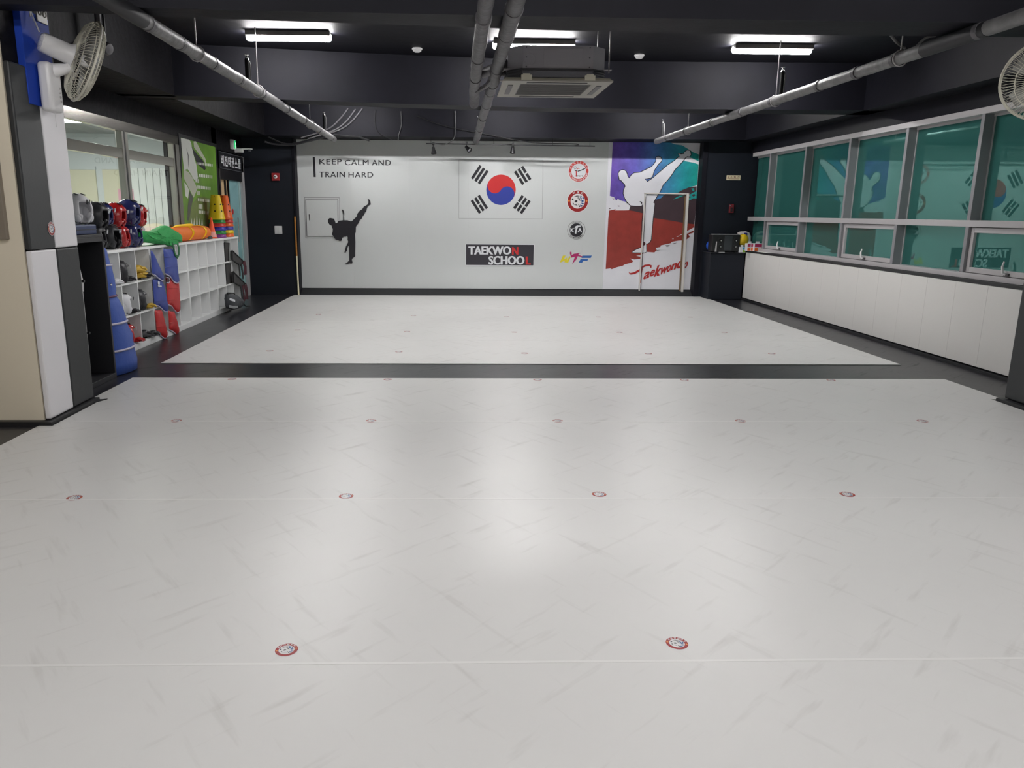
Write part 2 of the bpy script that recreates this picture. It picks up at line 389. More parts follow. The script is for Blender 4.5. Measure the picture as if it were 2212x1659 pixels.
def tiger_emblem(mb, c, u, v, nrm, r, words=None):
    """ring emblem with a tiger head drawn in black and blue strokes"""
    c, u, v, nrm = map(Vector, (c, u, v, nrm)); e = r * .006
    mb.mi = 0; disc(mb, c, u, v, r)
    mb.mi = 1; disc(mb, c + nrm * e, u, v, r * .95, r0=r * .66)
    for s_ in (-1, 1): mb.mi = 4; disc(mb, c + nrm * 2 * e + u * (s_ * r * .8) + v * (r * .03), u, v, r * .09, 10)
    mb.mi = 0
    if words:
        n = len(words)
        for i, ch in enumerate(words):
            a = R(90 + (n - 1) * 14 - i * 28); rr = r * .81
            uu = u * math.sin(a) - v * math.cos(a); vv = u * math.cos(a) + v * math.sin(a)
            lettering(mb, ch, c + nrm * 2 * e + vv * (rr - r * .1) - uu * r * .1, uu * r * .2, vv * r * .2, offset=.02)
    else:
        for i in range(6):
            a = R(90 + 55 - i * 22)
            uu = u * math.sin(a) - v * math.cos(a); vv = u * math.cos(a) + v * math.sin(a)
            q = c + nrm * 2 * e + vv * (r * .81)
            for dx in (-.06, .05): mb.add([q + uu * (r * (dx - .025)) - vv * (r * .08), q + uu * (r * (dx + .03)) - vv * (r * .08), q + uu * (r * (dx + .03)) + vv * (r * .08), q + uu * (r * (dx - .025)) + vv * (r * .08)], [(0, 1, 2, 3)])
            mb.add([q - uu * (r * .08) - vv * (r * .02), q + uu * (r * .08) - vv * (r * .02), q + uu * (r * .08) + vv * (r * .03), q - uu * (r * .08) + vv * (r * .03)], [(0, 1, 2, 3)])
    l = nrm * (2 * e)
    mb.mi = 3
    for pts in ([(-.3, -.02), (-.16, .1), (-.02, .04), (-.06, -.1), (-.22, -.12)], [(-.55, .1), (-.5, .26), (-.38, .18), (-.44, .06)],
                [(-.4, .38), (-.1, .5), (.2, .46), (.05, .42), (-.2, .4)], [(-.1, .28), (.08, .34), (.2, .22), (.1, .24)], [(.02, .12), (.18, .18), (.26, .0), (.14, .06)],
                [(-.46, -.12), (-.42, -.34), (-.34, -.2)], [(-.42, -.33), (-.1, -.3), (.02, -.42), (-.1, -.38)], [(.02, -.22), (.16, -.55), (.3, -.42), (.18, -.4)]): poly2(mb, pts, c, u, v, r, l)
    mb.mi = 2
    for pts in ([(.22, .5), (.34, .46), (.3, .3), (.4, .22), (.3, .1), (.2, .3)], [(.4, .42), (.56, .3), (.5, .12), (.42, .26)], [(.28, .02), (.44, .1), (.58, .0), (.42, -.08)],
                [(.3, -.14), (.5, -.16), (.6, -.24), (.4, -.28)], [(.2, -.3), (.34, -.34), (.52, -.4), (.3, -.52)]): poly2(mb, pts, c, u, v, r, l)
    mb.mi = 0

bd = {0: [], 1: [], 2: [], 3: [], 4: [], 5: [], 6: []}
XB = [-2.095, -.635, .782, 2.185, 3.60]
mb = MB(); tiger_emblem(mb, (0, 0, 0), (1, 0, 0), (0, 1, 0), (0, 0, 1), .043)
badge0 = mb.build('badge', BM)
T = .006
weld = mat('pale weld line', (226, 225, 223), .42)
def mat_strip(outline, label, badges, first=[True]):
    o = MB().prism([(x, y, 0.0005) for x, y in outline], (0, 0, T - .0005)).build('floor_mat', white_vinyl, bevel=.003)
    tag(o, label, 'floor mat', 'white floor mats')
    ys = sorted({y for x, y in outline}); ya = ys[0]; xa = [x for x, y in outline if abs(y - ya) < .002]
    B(min(xa), max(xa), ya - .004, ya + .009, T - .0012, T + .0007).build('edge_weld', weld, o)
    for x, y, a in badges:
        c = badge0 if first[0] else badge0.copy()
        if first[0]: first[0] = False
        else: COL.objects.link(c)
        c.location = (x, y, T + .0004); c.rotation_euler = (0, 0, R(a)); c.parent = o
    return o
XL, XR = -3.045, 4.742
G = .0015
mat_strip([(XL, 7.09), (XR, 7.09), (XR, 6.28), (4.635, 6.28), (4.635, 5.545), (-2.945, 5.545), (-2.945, 6.24), (XL, 6.24)],
          'white floor mat of the front field beside the black cross strip', [(x, 7.03, random.uniform(-8, 8)) for x in XB])
mat_strip([(-2.945, 5.545 - G), (4.635, 5.545 - G), (4.635, 5.39), (XR, 5.39), (XR, 3.955), (XL, 3.955), (XL, 5.43), (-2.945, 5.43)],
          'white floor mat between the two padded pillars, five badges along its far edge', [(x, 5.565 - .03, random.uniform(-8, 8)) for x in []])
for x in XB:
    c = badge0.copy(); COL.objects.link(c); c.parent = [o for o in COL.objects if o.name.startswith('floor_mat')][0]; c.location = (x, 5.566, T + .0004); c.rotation_euler = (0, 0, R(random.uniform(-8, 8)))
mm = [o for o in COL.objects if o.name.startswith('floor_mat')]
for x, y, a in ((-2.088, 3.985, 10), (-.604, 4.001, 4), (.812, 4.022, -12), (2.223, 4.014, -8), (3.62, 4.01, 3)):
    c = badge0.copy(); COL.objects.link(c); c.parent = mm[1]; c.location = (x, y, T + .0004); c.rotation_euler = (0, 0, R(a))
mat_strip([(XL, 3.955 - G), (XR, 3.955 - G), (XR, 2.39), (XL, 2.39)], 'white floor mat carrying the two large red badges nearest the viewer', [(-.606, 2.479, 12), (.819, 2.504, -14), (2.2, 2.5, 5), (-2.1, 2.47, 0), (3.6, 2.5, 3)])
mat_strip([(XL, 2.39 - G), (XR, 2.39 - G), (XR, .83), (XL, .83)], 'white floor mat along the bottom of the view', [])
mat_strip([(XL, .83 - G), (XR, .83 - G), (XR, -2.0), (XL, -2.0)], 'white floor mat under the viewer, outside the frame', [])
XR0 = 4.732
rows = {8.44: [8.523, 8.486, 8.42, 8.41, 8.43], 9.97: [10.076, 9.986, 9.952, 9.966, 9.995], 11.52: [11.667, 11.575, 11.482, 11.495, 11.508]}
ye = [7.807, 9.30, 10.86, 12.45, 14.462]
for i, lb in enumerate(('white floor mat of the back field just behind the black cross strip', 'white floor mat second behind the black cross strip',
                        'white floor mat third behind the black cross strip', 'white floor mat against the printed back wall')):
    bad = [(x, y, random.uniform(-10, 10)) for x, y in zip(XB, list(rows.values())[i])] if i < 3 else []
    mat_strip([(XL, ye[i] + G), (XR0, ye[i] + G), (XR0, ye[i + 1]), (XL, ye[i + 1])], lb, bad)

# ------------------------------------------------------------------ LED battens
def batten(x0, x1, y, z, label, group='ceiling battens', lamp=None):
    t = thing('ceiling_batten', label, 'light', ((x0 + x1) / 2, y, CEIL), group)
    B(x0 + .005, x1 - .005, y - .085, y + .085, z + .003, CEIL - .001).build('housing', mat('batten housing', (120, 118, 116), .6), t)  # housing made wider to keep tube light off the ceiling
    mb = MB().tube([(x0, y, z), (x0 + .015, y, z), (x1 - .015, y, z), (x1, y, z)], [.026, .041, .041, .026], 12)
    mb.build('diffuser', lamp or lamp_on, t, smooth=True)
    return t
ZB = 3.352
for (ax, ay, bx, by), lb in zip(((530, 77, 717, 84), (1064, 99, 1242, 99), (1583, 107, 1751, 110)),
                                ('lit LED batten left of the middle pipes', 'lit LED batten above the air conditioner', 'lit LED batten above the right pipe')):
    p, q = at(ax, ay, 'Z', ZB), at(bx, by, 'Z', ZB)
    batten(p.x, q.x, (p.y + q.y) / 2, ZB, lb)
for x, wd in ((-1.8, 'left'), (.9, 'middle'), (3.6, 'right')):
    batten(x - .46, x + .46, 13.0, ZB, wd + ' lit LED batten hidden behind the cross beam, lighting the back wall')
    for y, yd in ((3.1, 'first row overhead'), (-.6, 'row behind the viewer')): batten(x - .46, x + .46, y, ZB, wd + ' lit LED batten outside the frame, ' + yd, lamp=lamp_near)

# ------------------------------------------------------------------ pipes
def wrap_pipe(path, r, mats, label, name='insulated_pipe', bands=(), seg=.16):
    """insulated pipe with uneven lagging and tape bands"""
    P = [Vector(p) for p in path]; pts = []
    for a, b in zip(P[:-1], P[1:]):
        n = max(1, int((b - a).length / seg)); pts += [a.lerp(b, i / n) for i in range(n)]
    pts.append(P[-1]); t = thing(name, label, 'pipe', P[0])
    MB().tube(pts, [r * random.uniform(.93, 1.05) for _ in pts], 14).build('lagging', mats, t, smooth=True, angle=60)
    for d in bands:
        acc = 0
        for a, b in zip(P[:-1], P[1:]):
            l = (b - a).length
            if acc <= d <= acc + l:
                c = a.lerp(b, (d - acc) / l); dr = (b - a).normalized()
                MB().tube([c - dr * .025, c + dr * .025], r * 1.09, 14).build('tape_band', pipe_dark, t, smooth=True)
            acc += l
    return t
def hanger(t, x, y, z0, r=.006):
    MB().tube([(x, y, z0), (x, y, CEIL)], r, 6).build('hanger_rod', alu, t)
    MB().tube([(x + .06 * math.cos(a), y, z0 - .055 + .06 * math.sin(a)) for a in [i * math.pi / 6 for i in range(13)]], .006, 5).build('clamp', alu, t)
PZ = 2.78
tl = wrap_pipe([(-2.075, 2.5, PZ), (-2.08, 9, PZ), (-2.12, 13.95, PZ - .005)], .05, pipe_grey, 'long lagged pipe running along the left side of the ceiling', bands=(3.1, 3.7, 4.5, 5.3, 6.2, 7.45, 8.6, 9.8, 11.1))
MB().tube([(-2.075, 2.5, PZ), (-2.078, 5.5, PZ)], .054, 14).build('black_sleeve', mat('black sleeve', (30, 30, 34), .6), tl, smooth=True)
for x, y in ((-2.08, 6.6), (-2.08, 8.55), (-2.1, 11.6)): hanger(tl, x, y, PZ + .055)
tr_ = wrap_pipe([(3.60, 2.5, PZ), (3.56, 7, PZ), (3.51, 13.8, PZ)], .05, pipe_grey, 'long lagged pipe running along the right side of the ceiling', bands=(3.0, 4.0, 4.6, 5.3, 6.4, 7.3, 8.4, 9.6, 10.6))
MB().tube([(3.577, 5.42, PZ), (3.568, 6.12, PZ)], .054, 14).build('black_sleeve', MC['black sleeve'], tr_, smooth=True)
for x, y in ((3.57, 6.45), (3.555, 8.85), (3.52, 12.0)): hanger(tr_, x, y, PZ + .055)
wrap_pipe([(.362, 2.5, PZ), (.362, 6.1, PZ), (.362, 8.9, PZ), (.365, 14.1, PZ)], .055, pipe_dark, 'dark lagged pipe running down the middle to the back wall', bands=(2.6, 3.3, 4.6, 5.4, 5.9, 6.9, 8.1, 9.5))
wrap_pipe([(.19, 2.5, PZ + .02), (.185, 5.2, PZ + .02), (.18, 6.6, PZ - .01), (.19, 8.2, PZ - .02), (.2, 8.5, PZ - .05), (.2, 8.62, PZ - .1)], .052, pipe_dark, 'dark lagged pipe ending beside the air conditioner', bands=(2.9, 4.1, 5.0))
# sprinkler risers standing on the pipes
def riser(px, py0, py1, x, label):
    p = at(px, py1, 'X', x); y = p.y; q = at(px, py0, 'Y', y); p.z = PZ + .045
    t = thing('sprinkler_riser', label, 'sprinkler', p, 'sprinkler risers on the pipes')
    MB().tube([p, (p.x, y, q.z - .05)], .022, 10).build('riser_tube', black_plastic, t, smooth=True)
    MB().lathe([(.022, 0), (.018, .015), (.008, .025), (.008, .04), (.024, .046), (.024, .05), (0, .052)], (p.x, y, q.z - .05), n=12).build('sprinkler_head', chrome, t, smooth=True)
    MB().tube([(p.x + .03, y, p.z), (p.x + .03, y, q.z - .08), (p.x + .018, y, q.z - .06)], .006, 6).build('drain_tube', pipe_grey, t)
riser(536, 118, 182, -2.08, 'black sprinkler riser on the left pipe below its lit batten')
riser(701, 242, 288, -2.11, 'black sprinkler riser on the left pipe near the back wall')
riser(1686, 145, 210, 3.555, 'black sprinkler riser on the right pipe under its lit batten')
riser(1430, 258, 300, 3.51, 'pale sprinkler riser on the right pipe near the back wall')
riser(1034, 252, 294, .364, 'black sprinkler riser on the middle pipe near the back wall')

# ------------------------------------------------------------------ ceiling cassette air conditioner
AX, AY = .872, 7.32
t = thing('air_conditioner', 'grey ceiling cassette air conditioner hanging uncovered from its rods', 'air conditioner', (AX, AY, 2.64))
def octa(h, c): return [(h - c, -h), (h, -h + c), (h, h - c), (h - c, h), (-h + c, h), (-h, h - c), (-h, -h + c), (-h + c, -h)]
def octaprism(h, c, z0, z1): return MB().prism([(AX + x, AY + y, z0) for x, y in octa(h, c)], (0, 0, z1 - z0))
octaprism(.42, .12, 2.75, 2.935).build('body', grey_sheet, t)
octaprism(.42, .12, 2.68, 2.749).build('lower_tray', dark_sheet, t)
for z in (2.69, 2.71, 2.73, 2.747): octaprism(.426, .12, z - .006, z + .004).build('tray_rib', dark_sheet, t)
B(AX - .12, AX + .21, AY - .424, AY - .4205, 2.775, 2.915).build('access_plate', grey_sheet, t, bevel=.002)
MB().lathe([(.05, 0), (.05, .003), (.045, .004), (.045, .001)], (AX - .24, AY - .42, 2.82), (0, -1, 0), 24).build('knockout', grey_sheet, t)
for x in (-.27, .27):
    for z in (2.765, 2.84, 2.92): MB().lathe([(.006, 0), (.004, .003)], (AX + x, AY - .42, z), (0, -1, 0), 8).build('screw', dark_sheet, t)
mb = MB(); h = .47
mb.add([(AX + sx * a, AY + sy * a, z) for a, z in ((h, 2.645), (h - .025, 2.672), (h - .06, 2.678)) for sx, sy in ((-1, -1), (1, -1), (1, 1), (-1, 1))],
       [(4 * i + j, 4 * i + (j + 1) % 4, 4 * i + 4 + (j + 1) % 4, 4 * i + 4 + j) for i in range(2) for j in range(4)] + [(8, 9, 10, 11)])
mb.build('panel_rim', cream_plastic, t)
mb = MB()
for s_ in range(4):
    a = s_ * math.pi / 2; rot = Matrix.Rotation(a, 3, 'Z')
    P = [rot @ Vector(p) for p in ((-h, -h, 0), (h, -h, 0), (h - .16, -h + .16, .0), (-h + .16, -h + .16, .0))]
    mb.prism([(AX + p.x, AY + p.y, 2.640) for p in P], (0, 0, .012))
mb.build('panel_frame', mat('dull beige plastic', (150, 147, 138), .5), t)
B(AX - .31, AX + .31, AY - .31, AY + .31, 2.646, 2.656).build('intake_grille', mat('grille grey', (82, 82, 84), .5), t)
for i in range(12):
    y = AY - .29 + i * .053
    B(AX - .30, AX + .30, y, y + .012, 2.640, 2.646).build('grille_slat', mat('slat grey', (104, 103, 102), .5), t)
for s_ in range(4):
    rot = Matrix.Rotation(s_ * math.pi / 2, 3, 'Z'); c = rot @ Vector((0, -.39, 0)); hx = rot @ Vector((.26, 0, 0)); hy = rot @ Vector((0, .022, 0))
    MB().obox((AX + c.x, AY + c.y, 2.639), hx, hy, (0, 0, .003)).build('outlet_louver', black_plastic, t)
for x in (-.27, .27):
    MB().box(AX + x - .045, AX + x + .045, AY - .478, AY - .43, 2.65, 2.69).box(AX + x - .03, AX + x + .03, AY - .476, AY - .40, 2.688, 2.70).build('corner_clip', cream_plastic, t)
for x, y in ((-.36, -.3), (.36, -.3), (.36, .3), (-.36, .3)):
    MB().tube([(AX + x * 1.28, AY + y, 2.74), (AX + x * 1.28, AY + y, CEIL)], .006, 6).build('suspension_rod', alu, t)
    B(AX + x * 1.1, AX + x * 1.34, AY + y - .02, AY + y + .02, 2.76, 2.765).build('hanging_bracket', alu, t)
MB().tube([(AX - .42, AY - .18, 2.82), (AX - .47, AY - .2, 2.815), (AX - .5, AY - .1, 2.81), (.25, 7.4, 2.79)], .045, 12).build('refrigerant_hose', pipe_dark, t, smooth=True)
MB().tube([(AX - .42, AY - .05, 2.77), (AX - .5, AY, 2.77), (.3, 7.75, 2.74), (.21, 8.0, 2.72)], .022, 8).build('drain_hose', pipe_dark, t, smooth=True)

# ------------------------------------------------------------------ small ceiling fittings
for px, py, lb in ((901, 106, 'white smoke detector between the left batten and the middle pipes'), (1381, 120, 'white smoke detector right of the air conditioner')):
    p = at(px, py + 1, 'Z', CEIL - .02)
    t = thing('smoke_detector', lb, 'smoke detector', (p.x, p.y, CEIL), 'smoke detectors')
    MB().lathe([(.05, 0), (.06, -.008), (.06, -.02), (.048, -.028)], (p.x, p.y, CEIL), n=20).build('base', white_plastic, t, smooth=True)
    MB().lathe([(.046, -.028), (.05, -.036), (.03, -.05), (0, -.052)], (p.x, p.y, CEIL), n=20).build('sensor_cap', white_plastic, t, smooth=True)

# track with three spotlights in front of the print
TY = 14.2
a, b = at(920, 310, 'Y', TY), at(1285, 316, 'Y', TY)
t = thing('track_rail', 'thin black lighting track under the back beam', 'light track', a)
MB().obox((a + b) / 2, (b - a) / 2, (0, .012, 0), (0, 0, .010)).build('rail', black_plastic, t)
for f_ in (.03, .4, .75, .97):
    p = a.lerp(b, f_); MB().tube([p, (p.x, p.y, 2.842)], .004, 5).build('suspension_wire', black_plastic, t)
def spot(px, py, tilt, az, label):
    p = at(px, py - 14, 'Y', TY); q = Vector((p.x, TY, p.z)); t = thing('spotlight', label, 'spotlight', q, 'track spotlights')
    B(q.x - .02, q.x + .02, TY - .016, TY + .016, q.z - .045, q.z + .002).build('adapter', black_plastic, t)
    MB().tube([q + Vector((0, 0, -.045)), q + Vector((0, 0, -.085))], .008, 8).build('stem', black_plastic, t)
    d = Vector((math.sin(az) * math.cos(tilt), -math.cos(az) * math.cos(tilt) * .5, -math.sin(tilt))).normalized(); c = q + Vector((0, 0, -.10)) - d * .03
    lh = MB().lathe([(.018, 0), (.026, .01), (.03, .05), (.042, .09), (.05, .125), (.044, .126), (.02, .10)], c, d, 16); lh = lh.build('lamp_head', black_plastic, t, smooth=True)
    MB().lathe([(.034, .088), (.04, .11), (.02, .112)], c, d, 14).build('bulb', chrome, lh, smooth=True)
spot(936, 322, R(70), .3, 'black track spotlight aimed down, nearest the slogan')
spot(1008, 320, R(25), .5, 'black track spotlight turned towards the viewer beside the middle pipe')
spot(1108, 321, R(75), -.2, 'black track spotlight aimed down over the flag')

# drop pole behind the left fan
p = at(213, 62, 'X', -3.12); t = thing('drop_pole', 'dark pole with a small round fitting hanging behind the left fan', 'pole', (p.x, p.y, CEIL))
MB().tube([(p.x, p.y, CEIL), (p.x, p.y, p.z - .12)], .026, 12).build('pole', pipe_dark, t, smooth=True)
MB().tube([(p.x + .05, p.y, CEIL), (p.x + .05, p.y, p.z - .2)], .012, 8).build('cable_tube', black_plastic, t, smooth=True)
q = at(229, 104, 'X', -3.06); MB().lathe([(.02, -.05), (.05, -.03), (.055, .02), (.045, .04), (0, .045)], q, (.9, -.3, -.3), 18).build('round_fitting', pipe_dark, t, smooth=True)
MB().tube([(p.x + .03, p.y, p.z - .1), (q.x - .02, q.y, q.z + .04)], .012, 8).build('bracket_arm', black_plastic, t, smooth=True)

# cables
def cable(pix, y, r, label, m_=black_plastic):
    P = [at(x, yy, 'Y', d) for (x, yy), d in zip(pix, y)]
    cu = []
    n = len(P)
    for i in range(n - 1):
        p0, p1, p2, p3 = P[max(i - 1, 0)], P[i], P[i + 1], P[min(i + 2, n - 1)]
        for k in range(5):
            s = k / 5; cu.append(.5 * ((2 * p1) + (p2 - p0) * s + (2 * p0 - 5 * p1 + 4 * p2 - p3) * s * s + (3 * p1 - p0 - 3 * p2 + p3) * s ** 3))
    cu.append(P[-1])
    return tag(MB().tube(cu, r, 7).build('cable', m_, None, smooth=True), label, 'cable')
cable([(572, 306), (590, 311), (628, 313), (680, 302), (722, 291)], [13.9, 13.95, 14.0, 14.0, 14.0], .017, 'thick black cable sagging in front of the left edge of the print')
cable([(580, 296), (620, 311), (665, 303), (700, 296)], [13.95, 14.0, 14.02, 14.02], .012, 'thinner black cable sagging beside the thick one')
cable([(722, 291), (750, 294), (775, 296), (798, 304)], [13.98, 14.0, 14.02, 14.03], .016, 'black cable end poking out above the slogan')
cable([(752, 234), (735, 256), (708, 279), (650, 298)], [14.02, 14.03, 14.03, 14.03], .012, 'upper grey conduit curving down from the beam', pipe_dark)
cable([(768, 236), (748, 262), (722, 281), (665, 300)], [14.02, 14.03, 14.03, 14.03], .012, 'middle grey conduit curving down from the beam', pipe_dark)
cable([(783, 234), (758, 264), (732, 281), (700, 290)], [14.02, 14.03, 14.03, 14.03], .012, 'lowest grey conduit curving down from the beam', pipe_dark)
cable([(811, 237), (810, 262), (817, 285), (846, 302)], [14.02, 14.035, 14.035, 14.035], .008, 'thin black cable hanging from the beam above the slogan end')
cable([(866, 240), (867, 270), (862, 290), (860, 303)], [14.02, 14.035, 14.035, 14.035], .008, 'thin black cable hanging straight, second above the slogan')
cable([(983, 240), (983, 280), (980, 300), (960, 312), (935, 309)], [14.03, 14.03, 14.03, 14.1, 14.18], .009, 'black supply cable of the lighting track')
cable([(900, 250), (960, 272), (1060, 292), (1150, 308), (1245, 311), (1240, 315)], [14.03, 14.03, 14.03, 14.03, 14.1, 14.18], .009, 'long thin cable drooping along the back beam to the track end')
cable([(1925, 76), (1938, 92), (1955, 104)], [6.5, 6.55, 6.6], .012, 'pale flexible conduit curling onto the right pipe', pipe_grey)
cable([(2022, 77), (2000, 82), (1980, 100)], [6.2, 6.25, 6.3], .01, 'second pale conduit curling onto the right pipe', pipe_grey)

# ------------------------------------------------------------------ wall fans
def wall_fan(c, axis, base, label, R_=.295, plate=True):
    """caged fan: c = cage centre, axis = blowing direction, base = point on the wall"""
    c, ax, base = Vector(c), Vector(axis).normalized(), Vector(base); a = ax.orthogonal().normalized(); b = ax.cross(a)
    t = thing('wall_fan', label, 'fan', base, 'wall fans')
    def ringpt(r, h, th): return c + ax * h + (a * math.cos(th) + b * math.sin(th)) * r
    prof_f = [(.07, .075), (.16, .072), (.24, .055), (.285, .025), (R_, 0)]; prof_b = [(.08, -.085), (.17, -.08), (.25, -.058), (.287, -.025), (R_, 0)]
    for nm, prof in (('front_grille', prof_f), ('rear_grille', prof_b)):
        mb = MB()
        for i in range(72): mb.tube([ringpt(r, h, 2 * math.pi * i / 72) for r, h in prof], .0016, 4, cap=False)
        for r, h in (prof[0], (.2, prof[1][1] * .85), prof[3]): mb.tube([ringpt(r, h, 2 * math.pi * j / 40) for j in range(41)], .003, 4, cap=False)
        tag(mb.build(nm, ivory_wire, t), kind='stuff')
    MB().tube([ringpt(R_, 0, 2 * math.pi * j / 48) for j in range(49)], .008, 8, cap=False).build('rim', ivory_wire, t, smooth=True)
    MB().lathe([(0, .082), (.06, .08), (.075, .07), (.07, .066)], c, ax, 20).build('badge_plate', white_plastic, t, smooth=True)
    MB().lathe([(.04, -.03), (.045, .0), (.03, .03), (0, .035)], c, ax, 16).build('hub', white_plastic, t, smooth=True)
    for k in range(5):
        th = 2 * math.pi * k / 5; V = []
        for i in range(5):
            r = .04 + .21 * i / 4; wd = .3 + .35 * math.sin(math.pi * (i + .6) / 5.2)
            V += [ringpt(r, -.025, th - wd * .5), ringpt(r, .02, th + wd * .5)]
        n = len(V); mb = MB().add(V, [(2 * i, 2 * i + 1, 2 * i + 3, 2 * i + 2) for i in range(4)])
        o = mb.build('blade', mat('smoky blade', (150, 150, 146), .35), t, smooth=True); q = o.modifiers.new('th', 'SOLIDIFY'); q.thickness = .003
    MB().lathe([(0, -.31), (.05, -.308), (.066, -.295), (.07, -.26), (.07, -.12), (.085, -.09), (0, -.088)], c, ax, 24).build('motor_housing', white_plastic, t, smooth=True)
    mh = [o for o in t.children if o.name.startswith('motor_housing')][0]
    for i in range(10):
        th = 2 * math.pi * i / 10; MB().tube([ringpt(.052, -.306, th), ringpt(.067, -.285, th)], .003, 4).build('vent_rib', alu, mh)
    j = c - ax * .12 - Vector((0, 0, .10)); nb = Vector((1 if c.x > base.x else -1, 0, 0))
    MB().tube([base + nb * .04 + Vector((0, 0, .08)), base * .6 + j * .4 + nb * .03 + Vector((0, 0, .05)), j], [.055, .046, .032], 14).build('arm', white_plastic, t, smooth=True)
    MB().tube([j - Vector((0, 0, .02)), j + Vector((0, 0, .03))], .028, 12).build('swivel_joint', white_plastic, t, smooth=True)
    MB().lathe([(.012, 0), (.012, .01), (0, .012)], j + b * .03, (0, -1, 0), 10).build('tilt_knob', white_plastic, t)
    mb = MB().box(base.x + nb.x * .002, base.x + nb.x * .095, base.y - .085, base.y + .085, base.z - .20, base.z + .14)
    o = mb.build('wall_bracket', white_plastic, t, smooth=True); q = o.modifiers.new('b', 'BEVEL'); q.width = .03; q.segments = 4
    for k in range(4): MB().lathe([(.009, 0), (.008, .006)], (base.x + nb.x * .096, base.y + .03, base.z - .03 - .03 * k), nb, 10).build('button', alu, t)
    MB().tube([c - ax * .3 + Vector((0, 0, .06)), c - ax * .34 + Vector((0, 0, .16)), c - ax * .36 + Vector((0, .02, .3)), (base.x + nb.x * .01, base.y - .1, base.z + .42)], .005, 6).build('power_cord', white_plastic, t, smooth=True)
    MB().tube([base + nb * .06 + Vector((0, 0, -.16)), base + nb * .06 + Vector((0, 0, -.3))], .002, 4).build('pull_cord', white_plastic, t)
    return t
fc = at(184, 133, 'Y', 6.02)
fb = at(100, 182, 'X', PX + .06)
wall_fan(fc, (.72, .60, -.33), (PX + .06, fb.y - .04, fb.z), 'white wall fan on the blue board of the left pillar')
fc2 = at(2262, 172, 'Y', 5.95)
wall_fan(fc2, (-.55, -.75, -.3), (4.735, 6.0, fc2.z - .02), 'white wall fan cut off by the right edge of the view')
# blue mounting board and socket on the left pillar
p0, p1 = at(48, 22, 'X', PX + .02), at(112, 238, 'X', PX + .02)
t = thing('mounting_board', 'blue board carrying the left wall fan', 'board', (PX, 5.8, p1.z))
B(PX + .001, PX + .052, 5.70, 6.08, p1.z, 2.90).build('board', mat('blue painted board', (34, 66, 168), .65, spec=.15), t, bevel=.004)
s0 = at(88, 25, 'X', PX + .02)
t = thing('wall_socket', 'grey double socket above the blue fan board', 'socket', (PX, s0.y, s0.z))
MB().box(PX + .053, PX + .063, 5.905, 6.05, 2.855, 2.985).build('plate', mat('grey plastic', (160, 158, 152), .5), t, bevel=.004)
for y in (5.945, 6.01): MB().lathe([(.022, 0), (.02, .006), (.014, .002)], (PX + .063, y, 2.92), (1, 0, 0), 14).build('outlet', mat('grey plastic dark', (120, 118, 112), .5), t)

# ------------------------------------------------------------------ printed back wall
def wp(x, y, lift=0.0): return at(x, y, 'Y', DB - lift)
NB = Vector((0, -1, 0))
# white panelling in sheets
t = thing('print_panelling', 'white printed sheet panelling covering the back wall', 'wall panel', (0, DB, .117))
xs = [-2.927, -1.93, -.86, .25, 1.34, 2.42, 2.845]
for a, b in zip(xs[:-1], xs[1:]):
    B(a + .0003, b - .0003, DB, DB + .02, .117, 2.835).build('panel', white_panel, t)
D1, D2, D3, D4 = .0015, .0028, .004, .0052
def dec(name, pts, m_, parent, lift, zoom=None):
    """flat printed shape on the wall; zoom=(x0, y0, scale) converts crop readings to photo pixels"""
    if zoom: pts = [(zoom[0] + x / zoom[2], zoom[1] + y / zoom[2]) for x, y in pts]
    P = [wp(x, y) for x, y in pts]
    mb = MB().prism([(p.x, DB, p.z) for p in P], (0, -lift, 0))
    return mb.build(name, m_, parent)
def text_on(name, txt, x0, y0, x1, y1, m_, parent, lift, **k):
    """text between the photo pixels (x0, y0) upper left and (x1, y1) lower right"""
    o = wp(x0, y1); r_ = wp(x1, y1); u_ = wp(x0, y0); q = Vector((0, -lift, 0))
    mb = lettering(MB(), txt, Vector((o.x, DB, o.z)) + q, Vector((r_.x - o.x, 0, r_.z - o.z)), Vector((u_.x - o.x, 0, u_.z - o.z)), **k)
    return mb.build(name, m_, parent)
# slogan
t = thing('slogan_lettering', 'black slogan KEEP CALM AND TRAIN HARD beside a vertical bar', 'lettering', wp(760, 365))
dec('bar', [(675.5, 339.5), (680, 339.5), (682, 382.5), (677.5, 382.5)], ink, t, D1)
for w_, x0, x1, y0, y1 in (('KEEP', 690, 738, 344, 355), ('CALM', 745, 796, 345.3, 357), ('AND', 803.5, 844, 345.6, 357.5), ('TRAIN', 690, 745, 371, 383), ('HARD', 753, 806, 372, 383.5)):
    text_on('word', w_, x0, y0, x1, y1, ink, t, D1, spacing=1.12, bold=.022)
# electrical hatch
t = thing('wall_hatch', 'white hatch with a small slot handle under the slogan', 'hatch', wp(697, 515))
Z6 = (620, 290, 4.096)
def frame_on(name, q, wd, m_, parent, lift):
    P = [wp(*p) for p in q]; P = [Vector((p.x, DB - lift, p.z)) for p in P]
    for a, b in zip(P, P[1:] + P[:1]): strip(MB(), [a, b], wd, NB).build(name, m_, parent)
dec('hatch_door', [(661, 431), (729, 431), (730, 510), (664, 510)], white_panel, t, .012)
frame_on('frame_edge', [(657.5, 426.5), (733.5, 427), (734.5, 514.5), (660.5, 514)], .012, grey_line, t, .0025)
frame_on('door_gap', [(660.5, 430.5), (729.6, 431), (730.6, 510.5), (663.2, 510)], .014, mat('gap grey', (104, 106, 110), .6), t, .003)
dec('slot_handle', [(667.3, 463), (669, 463), (670, 476), (668.3, 476)], ink, t, .02)
